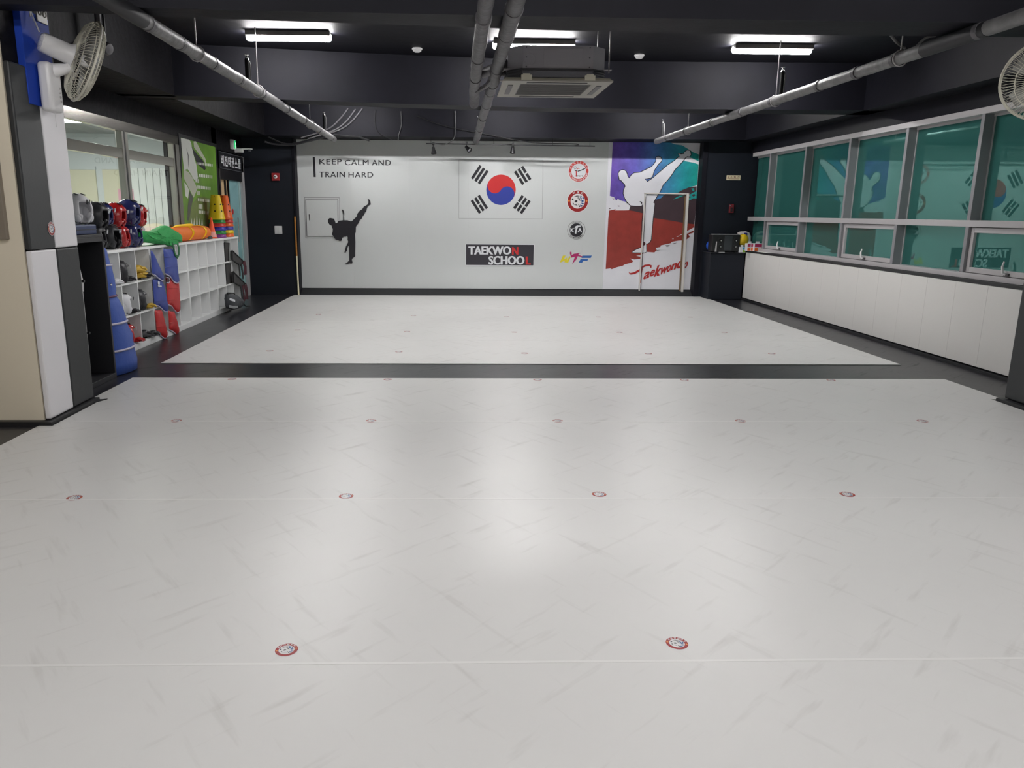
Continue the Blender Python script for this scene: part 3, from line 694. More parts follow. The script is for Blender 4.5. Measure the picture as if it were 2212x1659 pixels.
# kicker silhouette
t = thing('kicker_decal', 'black silhouette of a high kick between hatch and flag', 'wall decal', wp(750, 571))
Z7 = (690, 420, 9.757)
kick = [(225,495),(300,508),(325,545),(345,605),(375,600),(410,555),(500,545),(505,430),(490,350),(470,325),(490,318),(515,350),(525,400),(520,470),(525,545),(590,545),(670,570),(700,550),(790,460),(800,410),(830,365),(870,330),(905,310),(935,260),(1010,215),(1035,170),(1030,120),(1015,95),(1050,105),(1075,140),(1080,180),(1085,210),(1050,225),(1010,265),(995,310),(990,350),(960,380),(945,425),(915,450),(895,505),(850,540),(820,610),(770,680),(765,800),(750,830),(760,1000),(755,1300),(725,1330),(690,1355),(685,1385),(700,1430),(690,1455),(640,1450),(600,1465),(545,1462),(590,1430),(630,1390),(625,1090),(610,1080),(590,1130),(580,1190),(550,1225),(530,1220),(560,1100),(590,1040),(610,1000),(595,950),(600,910),(585,860),(560,890),(510,890),(480,915),(470,970),(435,985),(400,965),(340,950),(310,900),(265,840),(280,790),(285,720),(265,700),(260,660),(215,635),(185,590),(180,540),(205,505)]
dec('silhouette', kick, ink, t, .0135, Z7)
# flag
t = thing('flag_print', 'printed flag with red and blue disc and four black trigrams', 'flag', wp(1082, 472))
frame_on('border_line', [(991.5, 345.3), (1173, 346), (1171.2, 473), (991, 471.5)], .007, grey_line, t, D1)
c = wp(1082.2, 410.1); rr = .276
def arc(cx, cz, r, a0, a1, n=24): return [(cx + r * math.cos(R(a0 + (a1 - a0) * i / n)), cz + r * math.sin(R(a0 + (a1 - a0) * i / n))) for i in range(n + 1)]
th = -33; C2, S2 = math.cos(R(th)), math.sin(R(th))
def rotp(P): return [(c.x + x * C2 - z * S2, DB, c.z + x * S2 + z * C2) for x, z in P]
red_half = arc(0, 0, rr, 0, 180) + arc(-rr / 2, 0, rr / 2, 180, 360)[1:] + arc(rr / 2, 0, rr / 2, 180, 0)[1:-1]
blu_half = arc(0, 0, rr, 180, 360) + arc(rr / 2, 0, rr / 2, 0, 180)[1:] + arc(-rr / 2, 0, rr / 2, 360, 180)[1:-1]
MB().prism(rotp(red_half), (0, -D2, 0)).build('red_half', print_red, t)
MB().prism(rotp(blu_half), (0, -D2, 0)).build('blue_half', print_blue, t)
for (cx, cy), sl, pat in (((1036.3, 377.4), -1, (1, 1, 1)), ((1129, 379.1), 1, (0, 1, 0)), ((1035.5, 441.4), 1, (1, 0, 1)), ((1127.3, 441.9), -1, (0, 0, 0))):
    q = wp(cx, cy); u = Vector((.56, 0, -.83 * sl)).normalized(); v = Vector((u.z, 0, -u.x))
    mb = MB()
    for k, solid in enumerate(pat):
        o_ = Vector((q.x, DB - D1, q.z)) + v * (k - 1) * .078
        for e0, e1 in (((-.142, .142),) if solid else ((-.142, -.012), (.012, .142))):
            mb.add([o_ + u * e0 - v * .025, o_ + u * e1 - v * .025, o_ + u * e1 + v * .025, o_ + u * e0 + v * .025], [(0, 1, 2, 3)])
    mb.build('trigram', ink, t)
# school sign
t = thing('school_sign', 'dark sign reading TAEKWON SCHOOL with red end letters', 'sign', wp(1079, 573))
dec('board', [(1006, 527), (1154, 528.2), (1152.7, 574), (1006, 573)], mat('sign grey', (50, 48, 56), .45), t, .006)
frame_on('edge', [(1006, 527), (1154, 528.2), (1152.7, 574), (1006, 573)], .012, print_white, t, .0065)
text_on('word', 'TAEKWO', 1012.5, 532, 1103, 550, print_white, t, .008, offset=.012, bold=.05)
text_on('red_letter', 'N', 1106.5, 533.5, 1119, 550.5, print_red, t, .008, offset=.012, bold=.05)
text_on('word', 'SCHOO', 1056, 553, 1132, 571.5, print_white, t, .008, offset=.012, bold=.05)
text_on('red_letter', 'L', 1136.5, 554, 1145.5, 571.5, print_red, t, .008, offset=.012, bold=.05)
# round emblems
def emblem_frame(px, py): q = wp(px, py); return Vector((q.x, DB - .002, q.z))
UX, UZ = Vector((1, 0, 0)), Vector((0, 0, 1))
q = emblem_frame(1250, 370); r_ = .197
t = thing('round_emblem', 'red ring emblem with a kicking stick figure, topmost of the four logos', 'emblem', q, 'logos beside the flag')
mb = MB(); disc(mb, q, UX, UZ, r_, 40); mb.mi = 1; disc(mb, q + NB * .001, UX, UZ, r_ * .95, 40, r_ * .7); mb.build('ring', [print_white, mat('emblem red', (200, 62, 54), .45)], t)
mb = MB()
def ring_text(mb, txt, q, rad, h, a0, a1, lift, flip=False, wd=.9):
    n = len(txt)
    for i, ch in enumerate(txt):
        if ch == ' ': continue
        a = R(a0 + (a1 - a0) * i / max(1, n - 1)); out = UX * math.cos(a) + UZ * math.sin(a); tg = UX * math.sin(a) - UZ * math.cos(a)
        if flip: out, tg = -out, -tg
        cc = q + NB * lift + (UX * math.cos(a) + UZ * math.sin(a)) * rad
        lettering(mb, ch, cc - tg * h * wd / 2 - out * h / 2, tg * h * wd, out * h, offset=.015)
ring_text(mb, '대한태권도시범단', q, r_ * .83, r_ * .17, 160, 20, .002)
ring_text(mb, 'KOREA TAEKWONDO STAFF OF SOCIETY', q, r_ * .83, r_ * .14, 192, 348, .002, True, .6)
mb.build('ring_lettering', print_white, t)
mb = MB(); l = NB * .002
disc(mb, q + l + UX * (-.35 * r_) + UZ * (.32 * r_), UX, UZ, r_ * .13, 16, r_ * .1)
for pts, wd in (([(-.1, .0), (.3, .12), (.62, .28)], .09), ([(-.4, .12), (-.28, .05), (-.12, .12)], .09)):
    strip(mb, [q + l + UX * x * r_ + UZ * y * r_ for x, y in pts], wd * r_, NB)
lettering(mb, 'KTSM', q + l + UX * (-.34 * r_) + UZ * (-.5 * r_), UX * r_ * .72, UZ * r_ * .14)
mb.build('stick_figure', ink, t)
mb = MB(); strip(mb, [q + l + UX * x * r_ + UZ * y * r_ for x, y in ((-.22, .02), (-.2, -.5))], .1 * r_, NB); strip(mb, [q + l + UX * x * r_ + UZ * y * r_ for x, y in ((-.2, .2), (-.05, .28), (.05, .2))], .08 * r_, NB)
mb.build('red_stroke', print_red, t)
q = emblem_frame(1248, 434.5)
t = thing('round_emblem', 'red ring emblem with a tiger head, second of the four logos', 'emblem', q, 'logos beside the flag')
mb = MB(); tiger_emblem(mb, q, UX, UZ, NB, .207, words='이★인'); mb.build('tiger_print', BM, t)
q = emblem_frame(1245, 497); r_ = .172
t = thing('round_emblem', 'black and white KTA emblem, third of the four logos', 'emblem', q, 'logos beside the flag')
mb = MB(); disc(mb, q + NB * .0005, UX, UZ, r_, 40, r_ * .97); disc(mb, q + NB * .0005, UX, UZ, r_ * .74, 40)
ring_text(mb, '대한태권도협회', q, r_ * .84, r_ * .13, 122, 58, .0006); ring_text(mb, 'KOREA TAEKWONDO ASSOCIATION', q, r_ * .85, r_ * .1, 220, 320, .0006, True, .8)
mb.build('black_disc', ink, t)
mb = MB()
lettering(mb, 'K', q + NB * .0015 + UX * (-.66 * r_) + UZ * (-.24 * r_), UX * .44 * r_, UZ * .46 * r_, offset=.04)
lettering(mb, 'A', q + NB * .0015 + UX * (.14 * r_) + UZ * (-.24 * r_), UX * .5 * r_, UZ * .46 * r_, offset=.04)
mb.add([q + NB * .0018 + UX * x * r_ + UZ * y * r_ for x, y in ((-.24, .16), (-.1, .42), (.08, .5), (.44, .5), (.5, .4), (.2, .34), (.1, .14), (.04, -.1), (.0, -.4), (-.16, -.36), (-.14, -.1), (-.06, .2), (-.14, .18))], [tuple(range(13))])
mb.build('white_letters', print_white, t)
t = thing('wtf_logo', 'yellow, magenta and blue WTF logo, lowest of the four logos', 'logo', wp(1243, 572), 'logos beside the flag')
ZL = (1200, 330, 6.64)
dec('letter_w', [(62,1572),(105,1475),(145,1472),(120,1530),(165,1500),(165,1540),(205,1480),(215,1500),(180,1578),(125,1570),(135,1545),(80,1572)], mat('logo yellow', (222, 206, 48), .45), t, D1, ZL)
dec('kicking_t', [(210,1420),(225,1418),(232,1440),(228,1470),(262,1450),(330,1440),(365,1438),(330,1450),(330,1465),(395,1488),(370,1492),(318,1484),(300,1530),(238,1598),(280,1490),(225,1505),(205,1440)], mat('logo magenta', (176, 36, 102), .45), t, D2, ZL)
dec('letter_f', [(385,1475),(520,1474),(505,1508),(370,1508)], mat('logo blue', (44, 98, 172), .45), t, D1, ZL)
dec('letter_f', [(362,1520),(470,1520),(458,1548),(400,1550),(380,1578),(330,1578)], MC['logo blue'], t, D1, ZL)

# mural with the hidden door
def gradient_mat(name, stops, scale=5):
    M = bpy.data.materials.new(name); M.use_nodes = True; nt = M.node_tree; N = nt.nodes; L = nt.links; b = N['Principled BSDF']
    g = N.new('ShaderNodeNewGeometry'); sx = N.new('ShaderNodeSeparateXYZ'); L.new(g.outputs['Position'], sx.inputs[0])
    mr = N.new('ShaderNodeMapRange'); mr.inputs[1].default_value = 2.85; mr.inputs[2].default_value = 4.55; L.new(sx.outputs[0], mr.inputs[0])
    rp = N.new('ShaderNodeValToRGB'); e = rp.color_ramp.elements
    while len(e) < len(stops): e.new(.5)
    for k, (p, col) in enumerate(stops): e[k].position = p; e[k].color = (*lin(col), 1)
    L.new(mr.outputs[0], rp.inputs[0])
    n = N.new('ShaderNodeTexNoise'); n.inputs['Scale'].default_value = scale; n.inputs['Detail'].default_value = 8; n.inputs['Roughness'].default_value = .65; L.new(g.outputs['Position'], n.inputs['Vector'])
    m2 = N.new('ShaderNodeMapRange'); m2.inputs[1].default_value = .3; m2.inputs[2].default_value = .7; m2.inputs[3].default_value = .72; m2.inputs[4].default_value = 1.25; L.new(n.outputs['Fac'], m2.inputs[0])
    x = N.new('ShaderNodeMix'); x.data_type = 'RGBA'; x.blend_type = 'MULTIPLY'; x.inputs[0].default_value = 1
    L.new(rp.outputs[0], x.inputs[6]); L.new(m2.outputs[0], x.inputs[7]); L.new(x.outputs[2], b.inputs['Base Color']); b.inputs['Roughness'].default_value = .45
    MC[name] = M; return M
sky_print = gradient_mat('mural violet to teal', [(0, (104, 72, 168)), (.3, (92, 84, 178)), (.55, (70, 122, 184)), (.85, (30, 150, 158)), (1, (24, 156, 144))])
red_print = mat('mural red', (150, 54, 46), .45, noise=(7, .14)); maroon = mat('mural maroon', (66, 50, 56), .45, noise=(4, .1)); teal_p = mat('mural teal', (36, 160, 156), .45)
white_fig = mat('mural white', (222, 222, 228), .45, noise=(3, .03))
ZU, ZD = (1300, 300, 10.055), (1300, 420, 7.541)
t = thing('mural', 'coloured mural of a white kicking figure over the word Taekwondo', 'mural', (3.7, DB, .117))
B(2.846, 4.552, DB, DB + .02, .117, 2.835).build('panel', white_fig, t)
dec('maroon_field', [(440,258),(470,180),(600,100),(700,20),(870,-40),(1100,-80),(1350,-110),(1545,-130),(1540,100),(1508,487),(1330,465),(1150,430),(850,385),(660,305),(540,275)], maroon, t, D1, ZD)
dec('red_field', [(120,263),(230,240),(210,260),(370,260),(440,258),(540,275),(660,305),(850,385),(1150,430),(1330,465),(1508,487),(1505,535),(1350,630),(1250,672),(1340,642),(1400,630),(1500,585),(1490,625),(1415,655),(1430,690),(1365,748),(1250,752),(1135,772),(1130,792),(960,830),(955,855),(880,872),(895,910),(855,945),(720,935),(790,968),(700,990),(560,1000),(632,1018),(625,1050),(530,1060),(460,1045),(512,1085),(490,1110),(370,1140),(345,1160),(250,1185),(160,1218),(140,1205),(63,1215),(80,900),(105,400)], red_print, t, D1, ZD)
dec('violet_teal_field', [(240,72),(1490,80),(1590,120),(1740,140),(1900,235),(1980,290),(2110,340),(2100,520),(2070,990),(2030,1020),(1900,1050),(1750,1110),(1650,1170),(1400,1190),(1330,1240),(1280,1290),(1180,1320),(900,1400),(600,1405),(500,1360),(410,1340),(345,1300),(325,1340),(280,1305),(270,1270),(175,1238)], sky_print, t, D2, ZU)
dec('white_slash', [(1795,480),(1800,440),(1860,390),(1960,420),(2105,490),(2098,555),(2000,520)], white_fig, t, D3, ZU)
for pts in ([(1880,1230),(1960,1180),(2060,1130),(2055,1300),(1990,1290),(1900,1340),(1880,1300),(1930,1270)], [(1545,1315),(1640,1260),(1760,1200),(1800,1225),(1690,1270),(1620,1300)], [(1940,1080),(1990,1070),(2010,1120),(1980,1140)]):
    dec('teal_splash', pts, teal_p, t, D3, ZU)
dec('dark_gap', [(1950,1225),(2000,1195),(2040,1220),(1990,1260)], maroon, t, D4, ZU)
for pts in ([(1255,672),(1350,615),(1505,535),(1500,580),(1400,635),(1340,645)], [(1410,655),(1440,640),(1500,620),(1495,690),(1440,690)], [(1215,690),(1250,670),(1245,690)], [(1140,725),(1165,712),(1170,728)], [(560,1000),(640,985),(720,938),(850,948),(790,968),(700,990)]):
    dec('white_stroke', pts, white_fig, t, D3, ZD)
for pts in ([(170,60),(205,72),(195,85)], [(260,180),(305,190),(270,198)], [(118,225),(150,230),(120,240)], [(1030,830),(1110,825),(1060,850)], [(1150,800),(1230,785),(1170,808)], [(890,910),(960,900),(900,918)]):
    dec('brush_mark', pts, maroon, t, D4, ZD)
U2D = lambda P: [((ZU[0] + x / ZU[2] - ZD[0]) * ZD[2], (ZU[1] + y / ZU[2] - ZD[1]) * ZD[2]) for x, y in P]
upper = [(365,790),(362,750),(385,705),(430,680),(480,680),(520,705),(545,760),(560,820),(595,860),(640,790),(700,745),(830,730),(1000,650),(1080,610),(1140,545),(1180,480),(1175,420),(1185,395),(1230,386),(1275,400),(1300,450),(1285,490),(1215,560),(1130,690),(1105,790),(1070,840),(1000,860),(930,870),(990,935),(1100,860),(1430,575),(1560,490),(1690,380),(1660,318),(1720,335),(1790,325),(1780,300),(1850,250),(1910,255),(1925,300),(1932,350),(1900,385),(1850,380),(1800,420),(1760,480),(1580,670),(1500,800),(1400,920),(1330,990),(1290,1080),(1245,1170),(1160,1190),(1140,1400),(1140,1600)]
lower = [(835,130),(860,150),(832,385),(800,740),(775,782),(745,800),(722,800),(725,935),(700,947),(500,945),(498,935),(560,900),(640,868),(650,790),(660,450),(675,300),(662,160),(645,185),(560,187),(470,180),(410,120),(370,50)]
fig = U2D(upper[:-3]) + lower + U2D([(560,1395),(500,1290),(470,1190),(475,1110),(512,1030),(500,990),(420,900),(385,890)])
dec('kicking_figure', fig, white_fig, t, D4, ZD)
P = [(ZD[0] + x / ZD[2], ZD[1] + y / ZD[2]) for x, y in fig]; PP = []
for k, (x, y) in enumerate(P + P[:1]): p = wp(x, y); PP.append(Vector((p.x, DB - D4 + .0006, p.z)))
strip(MB(), PP, .028, NB).build('outline', ink, t)
dec('belt_knot', [(612,115),(640,112),(658,135),(652,165),(660,230),(648,160),(632,135)], ink, t, .0065, ZD)
q = wp(ZD[0] + 680 / ZD[2], ZD[1] + 802 / ZD[2]); mb = MB(); disc(mb, (q.x, DB - .0065, q.z), UX, UZ, .034, 18); mb.build('ankle_mark', mat('dark red ink', (70, 22, 26), .5), t)
# brush lettering
crim = mat('crimson lettering', (172, 34, 34), .45)
dec('brush_t', [(440,1258),(455,1280),(520,1268),(620,1215),(640,1180),(700,1145),(770,1138),(812,1155),(808,1198),(790,1195),(780,1165),(720,1170),(668,1195),(650,1300),(632,1440),(618,1440),(612,1400),(622,1250),(540,1295),(480,1305),(452,1300),(440,1275)], crim, t, D4, ZD)
def zd(x, y): q = wp(ZD[0] + x / ZD[2], ZD[1] + y / ZD[2]); return Vector((q.x, DB - D4, q.z))
for ch, x0, y0, x1, hh in (('a', 672, 1385, 762, 118), ('e', 770, 1345, 842, 110), ('k', 848, 1345, 935, 185), ('w', 938, 1310, 1050, 112), ('o', 1050, 1270, 1110, 112), ('n', 1118, 1240, 1200, 110), ('d', 1208, 1215, 1290, 180), ('o', 1322, 1212, 1382, 108)):
    o_ = zd(x0, y0); u_ = zd(x1, y0 - (x1 - x0) * .27) - o_; v_ = zd(x0 + hh * .28, y0 - hh) - o_
    lettering(MB(), ch, o_, u_, v_, offset=.02, shear=.1, bold=.03).build('letter', crim, t)
# door frame set into the mural
t = thing('mural_door', 'flush door disguised by the mural, edged with a pale frame', 'door', wp(1427, 634))
def bar(p, q, wd, dp, m_, name):
    a, b = wp(*p), wp(*q); a.y = b.y = DB - .0052; d = (b - a).normalized(); sd = d.cross(NB)
    MB().obox((a + b) / 2 + NB * dp / 2, (b - a) / 2, sd * wd / 2, NB * dp / 2).build(name, m_, t)
fw = mat('pale door frame', (214, 210, 204), .35); gold = mat('dull bronze edge', (128, 104, 78), .4, metal=.3)
bar((1393, 417), (1379.5, 634), .02, .03, fw, 'frame_jamb'); bar((1391, 417.5), (1487, 419), .02, .03, fw, 'frame_head'); bar((1484.5, 418), (1471.5, 633), .045, .05, fw, 'frame_jamb')
bar((1479.5, 424), (1467, 633), .022, .025, gold, 'door_edge'); bar((1380, 632), (1470, 632.5), .022, .012, mat('orange sill glow', (226, 120, 92), .5), 'sill')  # sill is a flat orange strip along the door foot
bar((1396, 421), (1479, 422), .012, .008, mat('shadow gap', (90, 84, 86), .6), 'door_gap'); bar((1395, 424), (1383.5, 630), .01, .008, MC['shadow gap'], 'door_gap')

# fittings on the black wall pieces
q = at(596, 382, 'Y', 14.47)
t = thing('alarm_bell', 'red square fire alarm with round white sounder on the black wall', 'alarm', q)
B(q.x - .07, q.x + .07, 14.43, 14.469, q.z - .068, q.z + .068).build('housing', mat('alarm red', (150, 44, 48), .4), t, bevel=.006)
MB().lathe([(.034, 0), (.034, .012), (.02, .02), (0, .021)], (q.x, 14.43, q.z), (0, -1, 0), 20).build('sounder', white_plastic, t, smooth=True)
MB().lathe([(.012, 0), (.01, .006), (0, .007)], (q.x - .004, 14.409, q.z), (0, -1, 0), 12).build('sounder_centre', black_plastic, t)
q = at(601.5, 496.5, 'Y', 14.47)
t = thing('light_switch', 'white double light switch on the black wall', 'switch', q)
B(q.x - .07, q.x + .07, 14.456, 14.469, q.z - .072, q.z + .072).build('plate', white_plastic, t, bevel=.006)
for s_ in (-1, 1): B(q.x + s_ * .028 - .022, q.x + s_ * .028 + .022, 14.448, 14.457, q.z - .045, q.z + .045).build('rocker', white_plastic, t, bevel=.003)
a, b, c_ = at(636.8, 468, 'Y', 14.44), at(645, 633, 'Y', 14.40), at(640.8, 553, 'Y', 14.42)
t = thing('wooden_staff', 'two tone wooden staff leaning on the black post left of the print', 'staff', (b.x, b.y, .01))
MB().tube([c_, a], .016, 10).build('brown_half', mat('brown wood', (176, 116, 44), .4, noise=(30, .15)), t, smooth=True)
MB().tube([(b.x, b.y, .008), c_], .016, 10).build('pale_half', mat('pale wood', (226, 218, 186), .4), t, smooth=True)
q0, q1 = at(1569.5, 378.5, 'Y', 14.47), at(1598.8, 389.2, 'Y', 14.47)
t = thing('extinguisher_sign', 'small cream fire extinguisher sign on the navy column', 'sign', q1)
B(q0.x, q1.x, 14.458, 14.469, q1.z, q0.z).build('plate', mat('cream sign', (226, 214, 180), .5), t, bevel=.003)
wd = q1.x - q0.x; hh = q0.z - q1.z
for i, ch in enumerate('소화기'):
    lettering(MB(), ch, (q0.x + wd * (.26 + .25 * i), 14.4565, q1.z + hh * .4), (wd * .15, 0, 0), (0, 0, hh * .42), offset=.02).build('letter', mat('sign red', (120, 34, 34), .5), t)
mb = MB(); strip(mb, [(q0.x + wd * .1, 14.4565, q0.z - hh * .2), (q0.x + wd * .1, 14.4565, q1.z + hh * .3)], [wd * .03, wd * .09], NB); strip(mb, [(q0.x + wd * .18, 14.4565, q1.z + hh * .26), (q0.x + wd * .9, 14.4565, q1.z + hh * .26)], hh * .07, NB)
mb.build('arrow_print', MC['sign red'], t)
q = at(1579, 441, 'Y', 14.47)
t = thing('call_point', 'small dark red box with silver knob on the navy column', 'alarm', q)
B(q.x - .035, q.x + .045, 14.42, 14.469, q.z - .16, q.z).build('box', mat('dull red', (120, 36, 44), .5), t, bevel=.006)
MB().ball((q.x - .03, 14.415, q.z - .02), .014, nu=10, nv=6).build('knob', chrome, t, smooth=True)
B(q.x - .02, q.x + .02, 14.412, 14.421, q.z - .14, q.z - .06).build('lever', mat('dark lever', (40, 30, 34), .5), t, bevel=.003)

# ------------------------------------------------------------------ window band on the right
XF, XG = 5.42, 5.535
YB, YE = 14.31, 5.0
t = thing('window_1', 'long aluminium window band with teal mirrored panes', 'window', (XF, 9, .91), None, 'structure')
B(XF, XG + .02, YE, YB, 2.572, 2.638).build('top_rail', alu, t, bevel=.003)
B(XF, XG + .02, YE, YB, 1.437, 1.505).build('middle_rail', alu, t, bevel=.003)
B(XF, XG + .02, YE, YB, .905, .96).build('bottom_rail', alu, t, bevel=.003)
mull = [13.48, 12.12, 10.765, 9.41, 8.07, 6.71]
for y in mull:
    for z0, z1 in ((1.505, 2.572), (.96, 1.437)):
        B(XF + .001, XG + .02, y, y + .055, z0, z1).build('mullion', alu_shaded, t, bevel=.003)
        for yy in (y - .012, y + .055): B(XG - .012, XG - .001, yy, yy + .012, z0, z1).build('glazing_bead', alu, t)
edges = [YB] + mull + [YE]
for i in range(len(edges) - 1):
    y0, y1 = edges[i + 1] + .055, edges[i]
    B(XG, XG + .012, y0, y1, 1.505, 2.572).build('pane', glass_teal, t)
    B(XG - .02, XG - .001, y0, y1, 2.545, 2.572).build('head_bead', alu, t)
    if i % 2 == 1:
        o = thing('sash', None, None, (XF, (y0 + y1) / 2, .96)); adopt(o, t)
        f = MB()
        z0, z1, fx, wd = .965, 1.432, XF + .03, .055
        for a in ((y0 + .004, y0 + wd, z0, z1), (y1 - wd, y1 - .004, z0, z1), (y0 + wd, y1 - wd, z0, z0 + wd), (y0 + wd, y1 - wd, z1 - wd, z1)): f.box(fx, fx + .06, *a)
        f.build('sash_frame', alu, o, bevel=.004)
        B(fx + .03, fx + .042, y0 + wd, y1 - wd, z0 + wd, z1 - wd).build('pane', glass_teal, o)
        yc = y0 + (y1 - y0) * .52
        MB().tube([(fx - .012, yc, .985), (fx - .03, yc + .02, 1.0), (fx - .035, yc + .03, 1.06), (fx - .02, yc + .035, 1.11)], [.012, .012, .011, .008], 8).build('handle', white_plastic, o, smooth=True)
        MB().obox((fx - .008, yc - .01, .985), (.012, 0, 0), (0, .03, 0), (0, 0, .014)).build('handle_base', mat('dark latch', (70, 70, 72), .4), o, bevel=.003)
    else:
        B(XG, XG + .012, y0, y1, .96, 1.437).build('pane', glass_teal, t)
# sill and wall pads
struct('trim_3', B(5.36, XF + .02, 5.0, 14.05, .86, .903), rubber, 'black gap strip between window band and white pads', 'trim')
t = thing('wall_padding', 'row of white padded wall panels under the windows', 'padding', (5.35, 10, .03))
ys = [14.0, 13.58, 13.32, 12.99, 12.5, 12.0, 11.5, 11.0, 10.5, 10.0, 9.5, 9.0, 8.5, 8.0, 7.5, 7.0, 6.5, 6.24]
for a, b in zip(ys[:-1], ys[1:]): B(5.325, 5.42, b + .0004, a - .0004, .045, .868).build('pad_panel', pad_cream, t, bevel=.003)
# ------------------------------------------------------------------ ledge in the far right corner and what stands on it
LX0, LX1, LZ = 4.68, 5.32, .865
t = thing('corner_cabinet', 'black padded box in the far right corner carrying the speaker', 'cabinet', (5, 14.2, 0))
B(LX0, LX1, 14.02, 14.465, .0, LZ - .02).build('body', navy_wall, t, bevel=.01)
B(LX0 - .01, LX1, 14.0, 14.465, LZ - .018, LZ).build('top', mat('black top', (34, 35, 40), .4), t, bevel=.004)
p0, p1 = at(1539, 507, 'Y', 14.03), at(1597, 541, 'Y', 14.03)
t = thing('boombox', 'black portable twin speaker box with silver trim on the corner cabinet', 'speaker', ((p0.x + p1.x) / 2, 14.1, LZ))
bz0, bz1 = LZ + .012, p0.z
B(p0.x, p1.x, 14.03, 14.24, bz0, bz1).build('cabinet', black_plastic, t, bevel=.012)
wd = p1.x - p0.x; hh = bz1 - bz0
for fx, fz in ((.32, .66), (.32, .3), (.86, .66), (.86, .3)):
    c_ = (p0.x + wd * fx, 14.03, bz0 + hh * fz)
    sr = MB().lathe([(.05, 0), (.05, .006), (.042, .008), (.012, -.004)], c_, (0, -1, 0), 18).build('speaker_ring', black_plastic, t, smooth=True)
    MB().lathe([(.014, 0), (.012, .01), (0, .013)], c_, (0, -1, 0), 10).build('dust_cap', chrome, t, smooth=True)
B(p0.x + wd * .44, p0.x + wd * .72, 14.024, 14.031, bz0 + hh * .08, bz0 + hh * .95).build('control_panel', mat('dark grey plastic', (52, 56, 60), .35), t, bevel=.003)
MB().prism([(p0.x + wd * .12, 14.02, bz0), (p0.x + wd * .18, 14.02, bz0), (p0.x + wd * .18, 14.02, bz0 + hh * .6), (p0.x + wd * .15, 14.02, bz0 + hh * .6)], (0, .01, 0)).build('trim_strip', alu, t)
B(p0.x + .02, p1.x - .02, 14.04, 14.2, bz1, bz1 + .012).build('top_edge', alu, t, bevel=.004)
for fx in (.1, .9): B(p0.x + wd * fx - .02, p0.x + wd * fx + .02, 14.05, 14.2, LZ + .0005, bz0 + .004).build('foot', rubber, t)
B(p0.x + wd * .25, p0.x + wd * .47, 14.005, 14.02, LZ + .0005, LZ + .008).build('label_strip', white_plastic, t)
q = at(1535, 518, 'Y', 14.3)
tag(MB().ball((q.x + .05, 14.36, LZ + .105), .105).build('ball', mat('blue ball', (40, 86, 190), .35), None, smooth=True), 'blue ball half hidden behind the speaker box', 'ball')
q = at(1608, 517, 'Y', 14.1)
tag(MB().ball((q.x - .02, 14.13, 1.09), .105, nu=20, nv=14).build('ball', mat('yellow ball', (232, 196, 30), .4), None, smooth=True), 'yellow ball beside the speaker box', 'ball')
tag(B(q.x - .09, q.x + .05, 14.08, 14.2, LZ + .001, .986).build('small_bin', mat('grey brown bin', (120, 108, 100), .6), None, bevel=.006), 'small grey brown bin under the yellow ball', 'bin')
# white bag behind
q0 = at(1597, 503, 'Y', 14.3)
out = [at(x, y, 'Y', 14.32) for x, y in ((1593, 502), (1600, 500), (1610, 499.5), (1618, 502), (1622, 510), (1621, 528), (1619, 541), (1600, 541), (1595, 525))]
t = thing('white_bag', 'white bag with a blue patch behind the yellow ball', 'bag', (out[7].x, 14.3, LZ))
MB().pillow(out, (0, -1, 0), .07, .06, 5, .003).build('body', mat('white nylon', (214, 208, 206), .6, bump=(20, .4)), t, smooth=True)
c_ = at(1611, 505, 'Y', 14.255); MB().obox(c_, (.028, 0, 0), (0, .006, 0), (0, 0, .018)).build('patch', mat('blue patch', (40, 40, 130), .5), t)
# snack boxes on the sill
def carton(x0, x1, y0, y1, z0, z1, mats_, label, rows_):
    t = thing('carton', label, 'box', ((x0 + x1) / 2, y0, z0), 'small cartons on the sill')
    B(x0, x1, y0, y1, z0, z1).build('box', print_white, t, bevel=.002)
    n = len(rows_)
    for i, r_ in enumerate(rows_):
        za, zb = z0 + (z1 - z0) * (i + .1) / n, z0 + (z1 - z0) * (i + .9) / n; k = len(r_)
        for j, m_ in enumerate(r_):
            xa, xb = x0 + (x1 - x0) * (j + .08) / k, x0 + (x1 - x0) * (j + .92) / k
            B(xa, xb, y0 - .0025, y0 - .0002, za, zb).build('printed_panel', m_, t)
    B(x0 + (x1 - x0) * .3, x0 + (x1 - x0) * .7, (y0 + y1) / 2 - .004, (y0 + y1) / 2 + .004, z1 - .002, z1 + .035).build('handle_flap', print_white, t)
    return t
mag, org = mat('carton magenta', (170, 34, 84), .5), mat('carton orange', (222, 104, 34), .5)
q0, q1 = at(1629.5, 526, 'Y', 13.7), at(1648.5, 544, 'Y', 13.7)
z_ = .8702
carton(q0.x, q1.x, 13.7, 13.85, .905, q0.z, None, 'white carton with magenta and orange panels on the window sill', [[org], [mag]])
q0, q1 = at(1615, 526, 'Y', 13.75), at(1628.5, 543, 'Y', 13.75)
carton(q0.x, q1.x, 13.75, 13.87, .905, q0.z, None, 'magenta printed carton left of the other carton', [[org, org], [mag, mag]])
q0, q1 = at(1607, 531, 'Y', 14.03), at(1620, 543, 'Y', 14.03)
c1 = mat('cyan print', (60, 170, 220), .5); c2 = mat('lime print', (150, 200, 60), .5)
carton(LX1 - .12, LX1 - .005, 14.0, 14.08, LZ + .001, LZ + .1, None, 'tiny white carton with cyan and lime panels on the cabinet edge', [[print_white, c2], [print_white, c1]])
B_ = B(5.34, 5.42, 13.05, 13.55, .904, .912); tag(B_.build('notebook', mat('white paper', (214, 214, 210), .6), None), 'white paper pad lying on the sill by the cartons', 'paper pad')

